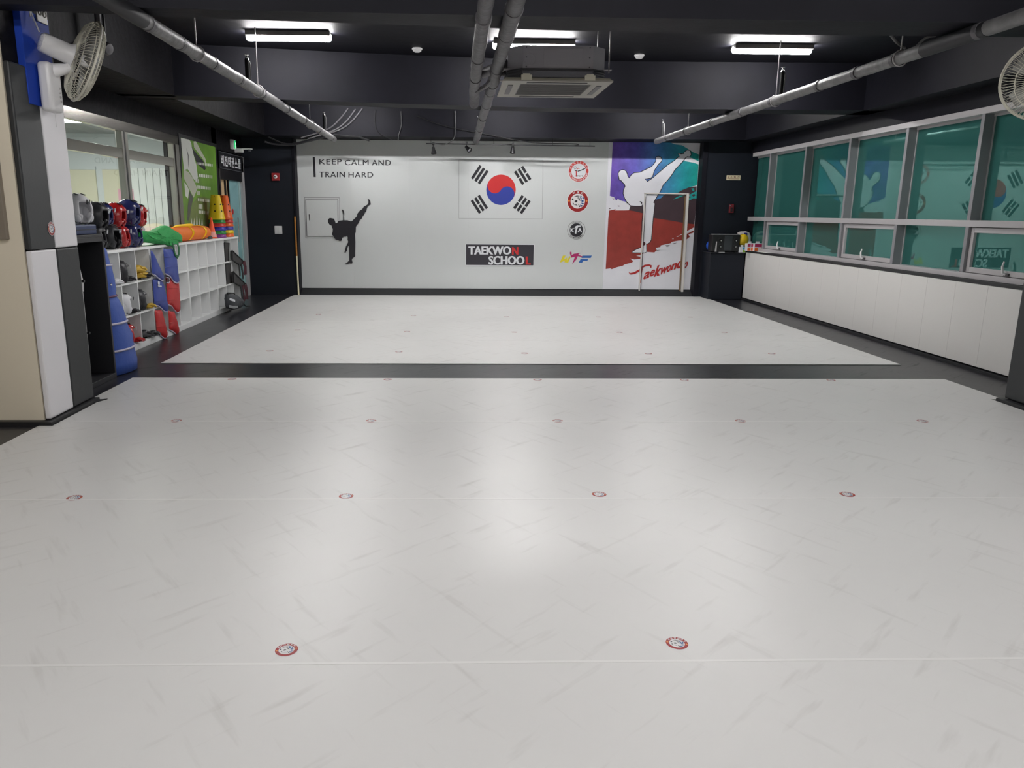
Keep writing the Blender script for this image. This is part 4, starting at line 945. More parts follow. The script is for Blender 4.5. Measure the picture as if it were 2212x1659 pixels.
# ------------------------------------------------------------------ office window on the left
ST = steel
t = thing('window_2', 'steel framed office window with clear panes above the cubby shelves', 'window', (WL, 8.8, 1.0), None, 'structure')
FX0, FX1 = WL - .06, WL + .012
B(FX0, FX1, 6.25, 11.19, 2.44, 2.555).build('top_rail', ST, t, bevel=.003)
B(FX0, FX1, 6.25, 11.0, 2.135, 2.245).build('transom', ST, t, bevel=.003)
B(FX0, FX1, 6.25, 11.0, 1.0, 1.05).build('bottom_rail', ST, t, bevel=.003)
jm = mat('steel jamb', (150, 148, 142), .3, metal=.9)
for y0, y1, m_ in ((9.315, 9.365, jm), (9.372, 9.402, black_plastic), (9.41, 9.475, jm), (10.96, 11.0, jm), (11.06, 11.19, jm), (6.25, 6.3, jm)):
    B(FX0 + .004, FX1 + .006, y0, y1, 1.05 if y0 < 11.05 else 1.0, 2.44).build('mullion', m_, t, bevel=.003)
B(FX0 + .02, FX1 - .01, 11.0, 11.06, 1.0, 2.44).build('side_gap', black_plastic, t)
for a, b in ((6.3, 9.315), (9.475, 10.96)):
    for z0, z1 in ((2.245, 2.44), (1.05, 2.135)): B(WL - .035, WL - .029, a, b, z0, z1).build('pane', glass_clear, t)
# the office seen through it
off_w = mat('office wall', (196, 204, 206), .7); off_c = mat('office cream blind', (206, 204, 178), .7)
struct('floor_office', B(-7.4, WL - .14, 6.2, 12.74, .0, .02), mat('office floor', (150, 142, 130), .5), 'office floor behind the left window', 'floor')
struct('wall_office', MB().box(-7.5, -7.4, 6.2, 12.75, 0, 2.75).box(-7.4, WL - .14, 12.70, 12.748, 0, 2.75).box(-7.4, PX - .7, 6.2, 6.24, 0, 2.75), off_w, 'pale office wall seen through the left window', 'wall')
struct('ceiling_office', B(-7.4, WL - .14, 6.2, 12.75, 2.72, 2.75), mat('office ceiling', (170, 176, 178), .7), 'grey office ceiling', 'ceiling')
def ow(px, py): return at(px, py, 'Y', 12.69)
for (x0, x1), lb in (((140, 206), 'wide cream blind on the office wall'), ((221, 262), 'narrow cream blind behind the window mullion')):
    p, q = ow(x0, 366), ow(x1, 366); t = thing('window_blind', lb, 'blind', (p.x, 12.69, .9), 'office blinds')
    B(p.x, q.x, 12.675, 12.699, .95, p.z).build('fabric', off_c, t); B(p.x - .01, q.x + .01, 12.66, 12.699, p.z, p.z + .05).build('head_rail', off_w, t)
p, q = ow(284, 370), ow(362, 370); t = thing('office_partition', 'white office partition boards with dark joints behind the right pane', 'partition', (p.x, 12.66, 0))
n = 5
for i in range(n):
    a = p.x + (q.x - p.x) * i / n; b = p.x + (q.x - p.x) * (i + 1) / n
    B(a + .004, b - .004, 12.655, 12.69, .021, 2.2).build('board', mat('office board', (216, 222, 220), .5), t)
p, q = ow(257, 408), ow(298, 500); t = thing('pink_poster', 'pink printed poster hanging in the office behind the mullion', 'poster', (p.x, 12.65, q.z))
B(p.x, q.x, 12.64, 12.652, q.z, p.z).build('sheet', mat('pink print', (216, 160, 178), .6), t)
mb = MB().prism([(p.x + (q.x - p.x) * a, 12.6395, q.z + (p.z - q.z) * b) for a, b in ((.5, .6), (.7, .5), (.95, .2), (1, .0), (.7, .05), (.55, .35))], (0, -.001, 0)); mb.build('dark_motif', mat('plum print', (120, 30, 60), .6), t)
tag(B(-6.4, -5.2, 8.2, 8.8, 2.70, 2.719).build('office_light', mat('office panel light', (255, 252, 244), .5, emit=44), None), 'lit panel in the office ceiling', 'light')
tag(B(-5.6, -4.6, 10.6, 11.0, 2.70, 2.719).build('office_light', MC['office panel light'], None), 'second lit panel, deeper in the office ceiling', 'light')

# ------------------------------------------------------------------ poster, sign, glass door on the left wall
def lw(x, y, lift=0.0): return at(x, y, 'X', WL + lift)
def ldec(name, pts, m_, parent, lift, zoom=None):
    if zoom: pts = [(zoom[0] + x / zoom[2], zoom[1] + y / zoom[2]) for x, y in pts]
    P = [lw(x, y) for x, y in pts]
    return MB().prism([(WL, p.y, p.z) for p in P], (lift, 0, 0)).build(name, m_, parent)
ZP = (370, 280, 7.545)
t = thing('green_poster', 'framed green poster with white figure and lines of lettering', 'poster', (WL, 12.1, 1.0))
B(WL + .001, WL + .014, 11.22, 12.96, 1.0, 2.60).build('frame', black_plastic, t, bevel=.003)
ldec('green_field', [(135,130),(700,285),(770,1560),(770,1900),(165,1900),(150,300)], mat('poster green', (104, 148, 48), .4, noise=(3, .25)), t, .017, ZP)
ldec('lower_green', [(330,1200),(420,1090),(620,1120),(760,1150),(790,1900),(230,1900),(260,1500)], mat('poster olive', (104, 122, 70), .4, noise=(3, .15)), t, .0175, ZP)
ldec('sleeve', [(135,135),(270,165),(300,205),(340,400),(392,590),(415,780),(395,850),(330,790),(310,740),(245,640),(190,660),(160,420)], mat('poster pale', (206, 208, 202), .4), t, .018, ZP)
ldec('forearm', [(180,650),(260,690),(320,780),(405,960),(345,1110),(290,1000),(190,800)], mat('poster grey', (184, 186, 170), .4), t, .0185, ZP)
ldec('dark_fold', [(225,300),(250,420),(255,560),(270,640),(262,560),(262,420)], ink, t, .0188, ZP)
ldec('dark_fold', [(310,270),(345,330),(420,420),(500,510),(545,640),(520,660),(440,590),(400,560),(350,420)], ink, t, .0188, ZP)
ldec('hand', [(340,195),(380,190),(450,320),(540,480),(545,560),(490,470),(420,380),(350,290)], MC['poster grey'], t, .019, ZP)
ldec('trouser', [(190,860),(240,920),(270,990),(250,1120),(210,1080)], MC['poster pale'], t, .0188, ZP)
ldec('dark_leg', [(280,1010),(340,1110),(300,1300),(270,1480),(240,1480),(250,1250)], mat('poster charcoal', (72, 76, 72), .4), t, .0186, ZP)
for x in (300, 340, 385, 430, 470): ldec('white_blade', [(x, 1560), (x + 12, 1440 - (90 if x == 385 else 0)), (x + 24, 1560)], MC['poster pale'], t, .0192, ZP)
mbl = MB()
for x0, x1, y, h_ in ((392, 665, 550, 40), (430, 660, 745, 50), (375, 435, 830, 60), (405, 630, 935, 50), (400, 450, 1030, 70), (415, 695, 1140, 45), (425, 495, 1250, 75), (425, 650, 1340, 50)):
    n = max(3, int((x1 - x0) / 26))
    for i in range(n):
        a = x0 + (x1 - x0) * i / n; yy = y + (a - x0) * .12; k = random.uniform(.5, .78) * (x1 - x0) / n
        P = [lw(ZP[0] + x / ZP[2], ZP[1] + yv / ZP[2]) for x, yv in ((a, yy - h_ / 2), (a + k, yy - h_ / 2 + 2), (a + k, yy + h_ / 2 + 2), (a, yy + h_ / 2))]
        mbl.prism([(WL + .0178, p.y, p.z) for p in P], (.0015, 0, 0))
tag(mbl.build('lettering', MC['poster pale'], t), kind='stuff')

t = thing('door_sign', 'black sign with white Korean lettering above the glass door', 'sign', (WL, 13.8, 2.24))
B(WL + .001, WL + .03, 12.99, 14.44, 2.22, 2.50).build('board', mat('sign black', (30, 31, 36), .35), t, bevel=.004)
for z in (2.225, 2.485): B(WL + .03, WL + .035, 13.02, 14.42, z, z + .012).build('edge_line', mat('edge grey', (88, 90, 96), .4), t)
for i, ch in enumerate('비전태권스쿨'):
    y = 13.09 + i * .2; lettering(MB(), ch, (WL + .0325, y, 2.275), (0, .16, 0), (0, 0, .17), offset=.03).build('letter', print_white, t)
t = thing('door_1', 'frosted teal glass door in a steel frame under the black sign', 'door', (WL, 13.8, 0), None, 'structure')
B(WL - .05, WL + .02, 12.99, 13.04, 0, 2.22).build('jamb', jm, t); B(WL - .05, WL + .03, 14.34, 14.46, 0, 2.5).build('jamb', alu, t)
B(WL - .05, WL + .02, 13.04, 14.34, 2.06, 2.22).build('head_box', black_plastic, t, bevel=.004)
B(WL - .035, WL - .02, 13.62, 14.34, .02, 2.06).build('door_leaf', mat('frosted teal glass', (142, 186, 190), .25), t)
B(WL - .03, WL - .018, 13.6, 13.63, .02, 2.06).build('leaf_edge', black_plastic, t)
B(WL - .02, WL - .004, 14.18, 14.24, .02, 2.06).build('leaf_stile', mat('pale stile', (170, 200, 200), .4), t)
B(WL - .06, WL - .045, 13.04, 13.6, .02, 2.06).build('side_board', mat('warm interior board', (206, 178, 138), .5), t)
B(WL - .044, WL - .036, 13.06, 13.24, .02, 1.75).build('inner_panel', mat('grey green panel', (96, 112, 104), .5), t)
B(WL - .044, WL - .03, 13.42, 13.5, .02, 2.05).build('inner_post', black_plastic, t)
a, b = lw(510, 470), lw(513, 516)
MB().tube([(WL + .03, a.y, a.z), (WL + .03, a.y, b.z - .05)], .014, 10).build('pull_handle', chrome, t, smooth=True)
for z in (a.z - .08, b.z + .02): MB().tube([(WL - .02, a.y, z), (WL + .03, a.y, z)], .008, 8).build('handle_stay', chrome, t)
a = lw(502, 457); MB().lathe([(.05, 0), (.048, .004), (0, .004)], (WL - .0195, a.y + .08, a.z), (1, 0, 0), 18).build('red_dot', print_red, t)
p0, p1 = lw(496, 301), lw(504, 323.5)
t = thing('exit_sign', 'small lit green exit sign above the black door sign', 'sign', (WL, p0.y, p1.z))
B(WL + .001, WL + .05, p0.y, p1.y, p1.z, p0.z).build('housing', white_plastic, t, bevel=.004)
B(WL + .051, WL + .054, p0.y + .08, p1.y - .01, p1.z + .015, p0.z - .012).build('green_face', mat('exit green', (30, 170, 96), .4, emit=1.2), t)
mb = MB().ball((WL + .055, p0.y + .155, p0.z - .05), .002, .014, .014, 8, 6); strip(mb, [(WL + .0555, p0.y + .15, p0.z - .065), (WL + .0555, p0.y + .16, p0.z - .10), (WL + .0555, p0.y + .14, p0.z - .14)], .02, (1, 0, 0)); strip(mb, [(WL + .0555, p0.y + .16, p0.z - .10), (WL + .0555, p0.y + .185, p0.z - .13)], .016, (1, 0, 0))
mb.build('running_figure', mat('exit white', (236, 250, 240), .4, emit=1.2), t)
q = at(524, 322, 'Y', 14.05); r_ = at(545, 323, 'Y', 14.05)
t = thing('security_camera', 'white security camera on a bracket beside the door sign', 'camera', (q.x, 14.05, q.z))
MB().box(WL + .001, q.x + .01, 14.03, 14.07, q.z - .06, q.z + .01).box(q.x, r_.x, 14.035, 14.065, q.z - .008, q.z + .012).build('bracket', white_plastic, t, bevel=.004)
MB().lathe([(.03, 0), (.035, -.02), (.03, -.04), (0, -.05)], (r_.x - .05, 14.05, q.z - .006), n=16).build('dome', mat('smoked dome', (60, 60, 66), .15), t, smooth=True)

# ------------------------------------------------------------------ cubby shelves
SX0, SX1 = -3.862, -3.60
def cubby(ys, label):
    t = thing('cubby_shelf', label, 'shelf', (SX1, ys[0], 0), 'cubby shelves')
    y0, y1 = ys[0], ys[-1]
    B(SX0, SX1 + .012, y0, y1, 1.105, 1.135).build('top_board', shelf_white, t, bevel=.003)
    B(SX0, SX1 + .004, y0, y1, .0, .072).build('plinth', shelf_white, t, bevel=.003)
    B(SX0, SX0 + .006, y0 + .018, y1 - .018, .072, 1.105).build('back_board', shelf_white, t)
    for i, y in enumerate(ys):
        a = y if i == 0 else y - .018 if i == len(ys) - 1 else y - .009
        B(SX0 + .006, SX1, a, a + .018, .072, 1.105).build('divider' if 0 < i < len(ys) - 1 else 'side_board', shelf_white, t)
    for z in (.39, .745):
        for ya, yb in zip(ys[:-1], ys[1:]):
            B(SX0 + .006, SX1 - .002, ya + (.018 if ya == ys[0] else .009), yb - (.018 if yb == ys[-1] else .009), z, z + .018).build('shelf_board', shelf_white, t)
    return t
cubby([7.90, 8.325, 8.745, 9.16], 'white cubby shelf holding gloves and helmets, nearest of the shelves')
cubby([9.163, 9.60, 10.01, 10.425], 'white cubby shelf with blue and red vests, second of the shelves')
cubby([10.428, 10.845, 11.255, 11.67], 'empty white cubby shelf under the orange bag')
cubby([11.673, 12.09, 12.49, 12.90], 'white cubby shelf with mesh shields, farthest of the shelves')

# ------------------------------------------------------------------ black open cabinet behind the pillar
CX0, CX1, CY0, CY1, CZ = -3.80, -3.205, 6.60, 7.13, 1.335
t = thing('black_cabinet', 'black open cabinet between the left pillar and the cubby shelves', 'cabinet', (CX1, 6.9, 0))
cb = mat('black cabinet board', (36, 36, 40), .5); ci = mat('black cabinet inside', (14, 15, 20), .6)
B(CX0, CX1, CY0, CY1, CZ - .025, CZ).build('top_board', cb, t, bevel=.003)
B(CX0, CX1, CY0, CY1, 0, .05).build('bottom_board', cb, t, bevel=.003)
B(CX0, CX1, CY0, CY0 + .03, .05, CZ - .025).build('side_board', cb, t, bevel=.003); B(CX0, CX1, CY1 - .03, CY1, .05, CZ - .025).build('side_board', cb, t, bevel=.003)
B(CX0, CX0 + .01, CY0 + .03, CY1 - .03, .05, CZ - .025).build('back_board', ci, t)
B(CX1 - .02, CX1 - .001, CY0 + .03, CY1 - .03, CZ - .065, CZ - .026).build('front_rail', cb, t, bevel=.002)
for z in (.5, .95): MB().lathe([(.012, 0), (.012, .02), (0, .022)], (CX1, CY0 + .045, z), (1, 0, 0), 8).build('hinge', black_plastic, t)
P = [at(x, y, 'X', -3.34) for x, y in ((171, 570), (176, 590), (182, 612), (182, 630), (176, 630), (173, 600))]
t = thing('white_paddle', 'white curved paddle standing inside the black cabinet', 'paddle', (-3.34, P[3].y, .051))
MB().prism([(-3.34, p.y, p.z) for p in P] , (-.02, 0, 0)).build('blade', white_plastic, t, bevel=.004)
MB().tube([(-3.35, P[3].y - .03, P[3].z + .01), (-3.36, P[3].y - .02, .052)], .014, 8).build('handle', white_plastic, t)
t = thing('blue_case', 'flat dark blue case under the white helmet', 'case', (-3.45, 6.8, CZ))
B(CX0 + .1, -3.225, 6.62, 7.06, CZ + .001, CZ + .085).build('body', mat('dark blue case', (44, 58, 96), .5), t, bevel=.012)
B(CX0 + .1, -3.222, 6.625, 7.055, CZ + .04, CZ + .046).build('lid_seam', black_plastic, t)

# standing blue roll
t = thing('blue_roll', 'tall blue padded roll with pale straps standing beside the black cabinet', 'padding', (-3.42, 7.42, 0))
prof = [(.0, .0, .26), (.01, .0, .29), (.1, .0, .30), (.22, .0, .27), (.24, .0, .265), (.34, -.01, .27), (.46, -.03, .21), (.50, -.03, .205), (.62, -.05, .19), (.70, -.06, .15), (.745, -.07, .115), (.79, -.07, .13), (.9, -.07, .125), (1.03, -.08, .10), (1.05, -.085, .09), (1.17, -.09, .065), (1.2, -.09, .04)]
V = []; n = 20
for z, dy, r in prof:
    for j in range(n):
        a = 2 * math.pi * j / n; V.append((-3.31 + r * .52 * math.cos(a) * (1 + .03 * math.sin(5 * a + z * 9)), 7.40 + dy + r * math.sin(a) * (1 + .03 * math.sin(7 * a + z * 20)), z + .002))
k = len(prof)
mb = MB().add(V, [(i * n + j, i * n + (j + 1) % n, (i + 1) * n + (j + 1) % n, (i + 1) * n + j) for i in range(k - 1) for j in range(n)] + [tuple(range(n - 1, -1, -1)), tuple(range((k - 1) * n, k * n))])
mb.build('roll', blue_fabric, t, smooth=True, angle=70)
def rat(z):
    for (z0, d0, r0), (z1, d1, r1) in zip(prof[:-1], prof[1:]):
        if z0 <= z <= z1: f = (z - z0) / (z1 - z0 + 1e-9); return d0 + (d1 - d0) * f, r0 + (r1 - r0) * f
for z, m_ in ((.235, piping_m), (.49, piping_m), (1.04, piping_m), (.745, mat('maroon tie', (90, 46, 90), .5))):
    dy, r = rat(z)
    MB().tube([(-3.31 + (r * .52 + .004) * 1.03 * math.cos(a), 7.40 + dy + (r + .004) * 1.03 * math.sin(a), z + .002) for a in [2 * math.pi * j / 24 for j in range(25)]], .011, 6, cap=False).build('strap', m_, t, smooth=True)
dy, r = rat(.86); MB().ball((-3.31 + r * .5, 7.40 + dy - r * .35, .86), .012, nu=8, nv=6).build('stud', chrome, t)

# ------------------------------------------------------------------ helmets
def make_helmet(label, m_, dark=False, mark=None):
    """foam headgear facing +x, standing on its base at the origin"""
    t = thing('headgear', label, 'helmet', (0, 0, 0), 'foam headgear')
    rx, ry, rz, cz = .118, .098, .128, .118; nu, nv = 28, 16; V = []; Fc = []
    for i in range(nv + 1):
        th = math.pi * (.02 + .80 * i / nv)
        for j in range(nu):
            ph = 2 * math.pi * j / nu; f = 1 + .05 * math.exp(-((th - .9) ** 2) * 8) * (1 if math.cos(ph) > .5 else 0)
            low = .92 if th > 2.0 else 1
            V.append((rx * f * low * math.sin(th) * math.cos(ph), ry * low * math.sin(th) * math.sin(ph), cz + rz * math.cos(th)))
    for i in range(nv):
        for j in range(nu):
            th = math.pi * (.02 + .80 * (i + .5) / nv); ph = 2 * math.pi * (j + .5) / nu; ph = (ph + math.pi) % (2 * math.pi) - math.pi
            face = abs(ph) < (.62 if th < 1.75 else .42) and 1.08 < th
            ear = abs(abs(ph) - 1.57) < .16 and 1.5 < th < 1.75
            if not face and not ear: Fc.append((i * nu + j, (i + 1) * nu + j, (i + 1) * nu + (j + 1) % nu, i * nu + (j + 1) % nu))
    o = MB().add(V, Fc).build('shell', m_, t, smooth=True)
    q = o.modifiers.new('th', 'SOLIDIFY'); q.thickness = .022; q.offset = 1; o.modifiers.new('s', 'SUBSURF').render_levels = 1
    for s_ in (-1, 1):
        ep = MB().ball((-.005, s_ * .105, .105), .05, .018, .062, 14, 8); ep = ep.build('ear_pad', m_, t, smooth=True)
        MB().ball((.068, s_ * .07, .062), .034, .026, .046, 12, 8).build('cheek_pad', m_, t, smooth=True)
        MB().lathe([(.012, 0), (.012, .003), (0, .003)], (-.005, s_ * .122, .10), (0, s_, 0), 10).build('ear_hole', black_plastic, ep)
        for k in range(2): MB().obox((.045 - k * .055, s_ * .038, .2585 - k * .002), (.022, 0, -.006), (0, .006, 0), (0, 0, .004)).build('crown_slot', black_plastic if not dark else mat('slot grey', (96, 96, 100), .5), t)
    for s_ in (-1, 1): MB().obox((.133, s_ * .014, .192), (.003, 0, -.002), (0, .004, 0), (.003, 0, .02)).build('front_mark', mark or print_white, t)
    MB().obox((.134, 0, .192), (.003, 0, 0), (0, .014, 0), (0, 0, .0035)).build('front_mark', mark or print_white, t)
    MB().tube([(.04, -.085, .03), (.07, -.05, .014), (.078, 0, .009), (.07, .05, .014), (.04, .085, .03)], .008, 6).build('chin_strap', black_plastic, t)
    return t
H = {'white': make_helmet('x', white_foam, mark=ink), 'black': make_helmet('x', black_foam, True), 'navy': make_helmet('x', navy_foam), 'red': make_helmet('x', red_foam)}
used = set()
def helmet(col, loc, rz, label, ry=0, rx=0, s=1):
    h = H[col] if col not in used else copy_tree(H[col]); used.add(col)
    h.location = loc; h.rotation_euler = (rx, ry, rz); h.scale = (s, s, s); h['label'] = label
    return h
def ontop(px, py, z, X=-3.73): p = at(px, py, 'X', X); return (X, p.y, z)
ZT = 1.1365
helmet('white', (-3.33, 6.95, CZ + .087), R(-20), 'white foam headgear with black marks on the dark blue case', s=1.0)
helmet('black', (-3.70, 8.36, ZT), R(-5), 'black foam headgear in the lower layer, with white front mark, beside the red one', s=1.0)
helmet('red', (-3.71, 8.64, ZT), R(8), 'red foam headgear, lower layer, next to the near black one', s=.96)
helmet('navy', (-3.69, 8.90, ZT), R(5), 'navy foam headgear in the lower layer beside the green bag', s=1.06)
helmet('red', (-3.76, 9.14, ZT), R(12), 'red foam headgear partly behind the green bag', s=.96)
helmet('black', (-3.73, 8.13, ZT + .225), R(0), 'black foam headgear on top of the pile, nearest the white one', ry=.15, s=1.02)
helmet('navy', (-3.77, 8.37, ZT + .232), R(10), 'navy foam headgear wedged between black and red in the upper layer', ry=.1, s=.98)
helmet('red', (-3.74, 8.59, ZT + .228), R(5), 'red foam headgear in the upper layer', ry=.18, s=1.0)
helmet('navy', (-3.70, 8.86, ZT + .245), R(3), 'navy foam headgear on top of the pile', ry=.16, s=1.08)
helmet('red', (-3.74, 9.16, ZT + .225), R(10), 'red foam headgear at the far end of the upper layer', ry=.2, s=1.0)
helmet('black', (-3.73, 8.09, ZT), R(10), 'black foam headgear at the near end of the shelf top, under the upper black one', s=1.0)
helmet('white', (-3.70, 8.52, .4085), R(25), 'white foam headgear inside the middle cubby', s=.92)
helmet('black', (-3.70, 8.94, .4085), R(25), 'black foam headgear inside the middle row cubby right of the white one', s=.92)
helmet('red', (-3.70, 8.53, .0725), R(25), 'red foam headgear inside the bottom cubby', s=.92)
helmet('black', (-3.70, 8.52, .7635), R(25), 'black foam headgear inside the top row cubby', s=.92)

# sparring gloves and foot guards
def glove(loc, rz, m1, m2, label, s=1):
    t = thing('sparring_glove', label, 'glove', (0, 0, 0), 'sparring gloves')
    mb = MB().pillow([(.0, -.05, .03), (.05, -.06, .04), (.11, -.045, .05), (.135, 0, .05), (.11, .045, .05), (.05, .06, .04), (0, .05, .03)], (0, 0, 1), .045, .03, 4)
    mb.build('palm_pad', m1, t, smooth=True)
    for k in range(4): MB().tube([(.08, -.042 + .028 * k, .06), (.13, -.04 + .027 * k, .055), (.155, -.038 + .026 * k, .03)], [.014, .014, .009], 8).build('finger', m1, t, smooth=True)
    MB().tube([(.02, -.05, .04), (.07, -.075, .035), (.105, -.075, .03)], [.016, .015, .01], 8).build('thumb', m1, t, smooth=True)
    MB().tube([(.0, 0, .035), (-.05, 0, .032), (-.085, 0, .03)], [.042, .034, .03], 12).build('cuff', m2, t, smooth=True)
    t.location = loc; t.rotation_euler = (0, 0, rz); t.scale = (s, s, s)
    return t
yel = mat('yellow foam', (196, 160, 50), .45); nav = mat('navy strap', (28, 34, 78), .5)
glove((-3.68, 8.60, .7635 ), R(20), black_foam, black_plastic, 'black sparring glove beside the headgear in the top row cubby', .8)
g = glove((-3.72, 8.93, .7635), R(40), yel, black_foam, 'yellow and black sparring glove in the top row cubby', 1.15)
glove((-3.70, 8.86, .835), R(60), yel, black_foam, 'yellow sparring glove lying on another glove in the top row', 1.1)
glove((-3.66, 9.00, .7635), R(15), black_foam, black_foam, 'black sparring glove in front of the yellow ones', .95)
glove((-3.645, 8.20, .7635), R(60), white_foam, nav, 'white sparring glove with navy cuff in the cubby beside the blue roll', .8)
glove((-3.64, 8.24, .4085), R(60), white_foam, nav, 'white sparring glove with navy cuff, middle row beside the blue roll', .6)
glove((-3.66, 8.62, .4085), R(0), black_foam, white_foam, 'black and white sparring glove in front of the white headgear', .7)
glove((-3.66, 9.05, .4085), R(20), yel, black_foam, 'yellow and black sparring glove below the black headgear', .8)
glove((-3.66, 8.64, .0725), R(0), red_foam, black_foam, 'red sparring glove in front of the red headgear', .8)
glove((-3.72, 8.92, .0725), R(60), black_foam, black_foam, 'black sparring glove alone in the bottom cubby', 1.1)
glove((-3.66, 9.03, .0725), R(20), black_foam, black_plastic, 'second black sparring glove at the front of the bottom cubby', .95)

# ------------------------------------------------------------------ chest guards hanging out of the cubbies
ZV = (310, 500, 6.909)
def vest(pts, x, m_, label, hem, seams=(), hole=None):
    P = [at(ZV[0] + a / ZV[2], ZV[1] + b / ZV[2], 'X', x) for a, b in pts]
    t = thing('chest_guard', label, 'chest guard', P[len(P) // 2], 'chest guards in the cubbies')
    D = []
    for i, p in enumerate(P):
        q = P[(i + 1) % len(P)]; n = max(1, round((q - p).length / .07)); D += [p.lerp(q, k / n) for k in range(n)]
    P = D
    n = len(P); Q = []
    for i in range(n):
        a, b, c, d = P[i - 1], P[i], P[(i + 1) % n], P[(i + 2) % n]
        for k in range(2):
            s = k / 2; Q.append(.5 * (2 * b + (c - a) * s + (2 * a - 5 * b + 4 * c - d) * s * s + (3 * b - a - 3 * c + d) * s ** 3))
    MB().pillow(Q, (1, 0, 0), .028, .0, 4).build('panel', m_, t, smooth=True, angle=75)
    hp = [at(ZV[0] + a / ZV[2], ZV[1] + b / ZV[2], 'X', x + .004) for a, b in hem]
    MB().tube(hp, .008, 6).build('piping', piping_m, t, smooth=True)
    for a, b in seams:
        q = [at(ZV[0] + u_ / ZV[2], ZV[1] + v_ / ZV[2], 'X', x + .022) for u_, v_ in (a, ((a[0] + b[0]) / 2, (a[1] + b[1]) / 2), b)]
        q[1].x += .006; MB().tube(q, .003, 5).build('seam', m_, t)
    if hole:
        q = [at(ZV[0] + u_ / ZV[2], ZV[1] + v_ / ZV[2], 'X', x + .018) for u_, v_ in hole]
        MB().tube(q, .008, 6).build('neck_piping', piping_m, t, smooth=True)
        MB().prism(q, (.003, 0, 0)).build('neck_opening', mat('dark lining', (60, 24, 28), .6), t)
    return t
vest([(105,282),(128,300),(215,500),(300,680),(296,722),(272,730),(225,700),(180,655),(130,640)], -3.566, vest_blue, 'blue chest guard, narrow at the top, above the marked blue one', [(130,642),(180,657),(225,702),(272,732),(296,722)])
v = vest([(135,715),(205,710),(265,730),(300,800),(345,1010),(372,1150),(352,1200),(315,1195),(260,1140),(210,1105),(162,1100)], -3.585, vest_blue, 'blue chest guard with white marks in the middle row', [(162,1100),(210,1106),(260,1142),(315,1197),(352,1200)], [((150, 1050), (345, 1040))])
for a, b, c_, d in ((215, 745, 240, 790), (215, 805, 270, 822)):
    q = [at(ZV[0] + x / ZV[2], ZV[1] + y / ZV[2], 'X', -3.553) for x, y in ((a, b), (c_, b + 5), (c_, d + 5), (a, d))]
    MB().prism(q, (.002, 0, 0)).build('printed_mark', print_white, v)
vest([(170,1180),(265,1172),(300,1300),(345,1480),(356,1545),(335,1595),(300,1590),(250,1545),(200,1522)], -3.590, vest_red, 'red chest guard at the bottom of the left vest column', [(200,1522),(250,1547),(300,1592),(335,1596)], [((190, 1420), (330, 1420))])
vest([(295,258),(440,262),(490,390),(522,680),(530,750),(500,770),(450,750),(400,672),(328,630)], -3.560, vest_blue, 'blue chest guard under the green bag handle', [(328,632),(400,674),(450,752),(500,772),(528,752)], [((310, 385), (485, 375)), ((320, 535), (505, 525))])
vest([(335,680),(400,690),(470,760),(522,770),(545,1090),(542,1190),(505,1215),(460,1172),(420,1112),(360,1092)], -3.585, vest_red, 'red chest guard with a neck opening, under the blue one', [(360,1092),(420,1114),(460,1174),(505,1217),(540,1192)], [((340, 850), (520, 845)), ((355, 1025), (535, 1010))], [(345, 690), (375, 690), (392, 735), (375, 770), (345, 765)])
vest([(370,1185),(450,1195),(500,1350),(530,1480),(520,1525),(490,1540),(450,1500),(385,1465)], -3.590, vest_red, 'red chest guard at the bottom of the right vest column', [(385,1466),(450,1502),(490,1542),(520,1527)], [((385, 1360), (490, 1350))])

# ------------------------------------------------------------------ bags and cones on the shelf tops
def smooth_pts(P, k=3):
    n = len(P); Q = []
    for i in range(n):
        a, b, c, d = P[i - 1], P[i], P[(i + 1) % n], P[(i + 2) % n]
        for j in range(k):
            s = j / k; Q.append(.5 * (2 * b + (c - a) * s + (2 * a - 5 * b + 4 * c - d) * s * s + (3 * b - a - 3 * c + d) * s ** 3))
    return Q
t = thing('green_bag', 'slumped green cloth bag with a loop handle on the shelf top', 'bag', (-3.68, 9.7, ZT))
out = [at(x, y, 'X', -3.62) for x, y in ((302, 501), (310, 499), (322, 504), (340, 497), (356, 487), (370, 494), (388, 507), (391, 522), (384, 531), (374, 534), (362, 537), (345, 531), (325, 525), (308, 521), (302, 512))]
out = [Vector((p.x, p.y, max(p.z, ZT + .004) if i not in (9, 10) else p.z)) for i, p in enumerate(out)]
mb = MB().pillow(smooth_pts(out, 3), (1, 0, 0), .075, .17, 6, .012)
mb.v = [(x, y, max(z, ZT + .003)) if x < -3.588 else (x, y, z) for x, y, z in mb.v]
mb.build('body', green_cloth, t, smooth=True, angle=80)
dg = mat('dark green webbing', (14, 92, 48), .6)
hp = [at(x, y, 'X', -3.535) for x, y in ((372, 525), (375, 538), (378, 550), (383, 556), (386, 549), (386, 535), (383, 527))]
strip(MB(), hp, .035, (1, 0, .0)).build('handle_loop', dg, t).modifiers.new('s', 'SOLIDIFY').thickness = .006
hp = [at(x, y, 'X', -3.54) for x, y in ((367, 527), (372, 525), (380, 524), (385, 527))]
strip(MB(), hp, .03, (1, 0, 0)).build('handle_tab', green_cloth, t).modifiers.new('s', 'SOLIDIFY').thickness = .006
for pp in (((318, 506), (332, 515), (350, 520), (366, 524)), ((340, 500), (352, 512), (372, 516))):
    MB().tube([at(x, y, 'X', -3.555) for x, y in pp], [.004] + [.009] * (len(pp) - 2) + [.004], 6).build('fold', green_cloth, t, smooth=True)
t = thing('orange_duffel', 'orange duffel bag with yellow straps on the shelf top', 'bag', (-3.7, 11.0, ZT))
y0, y1 = at(393, 523, 'X', -3.6).y, at(457, 519, 'X', -3.6).y
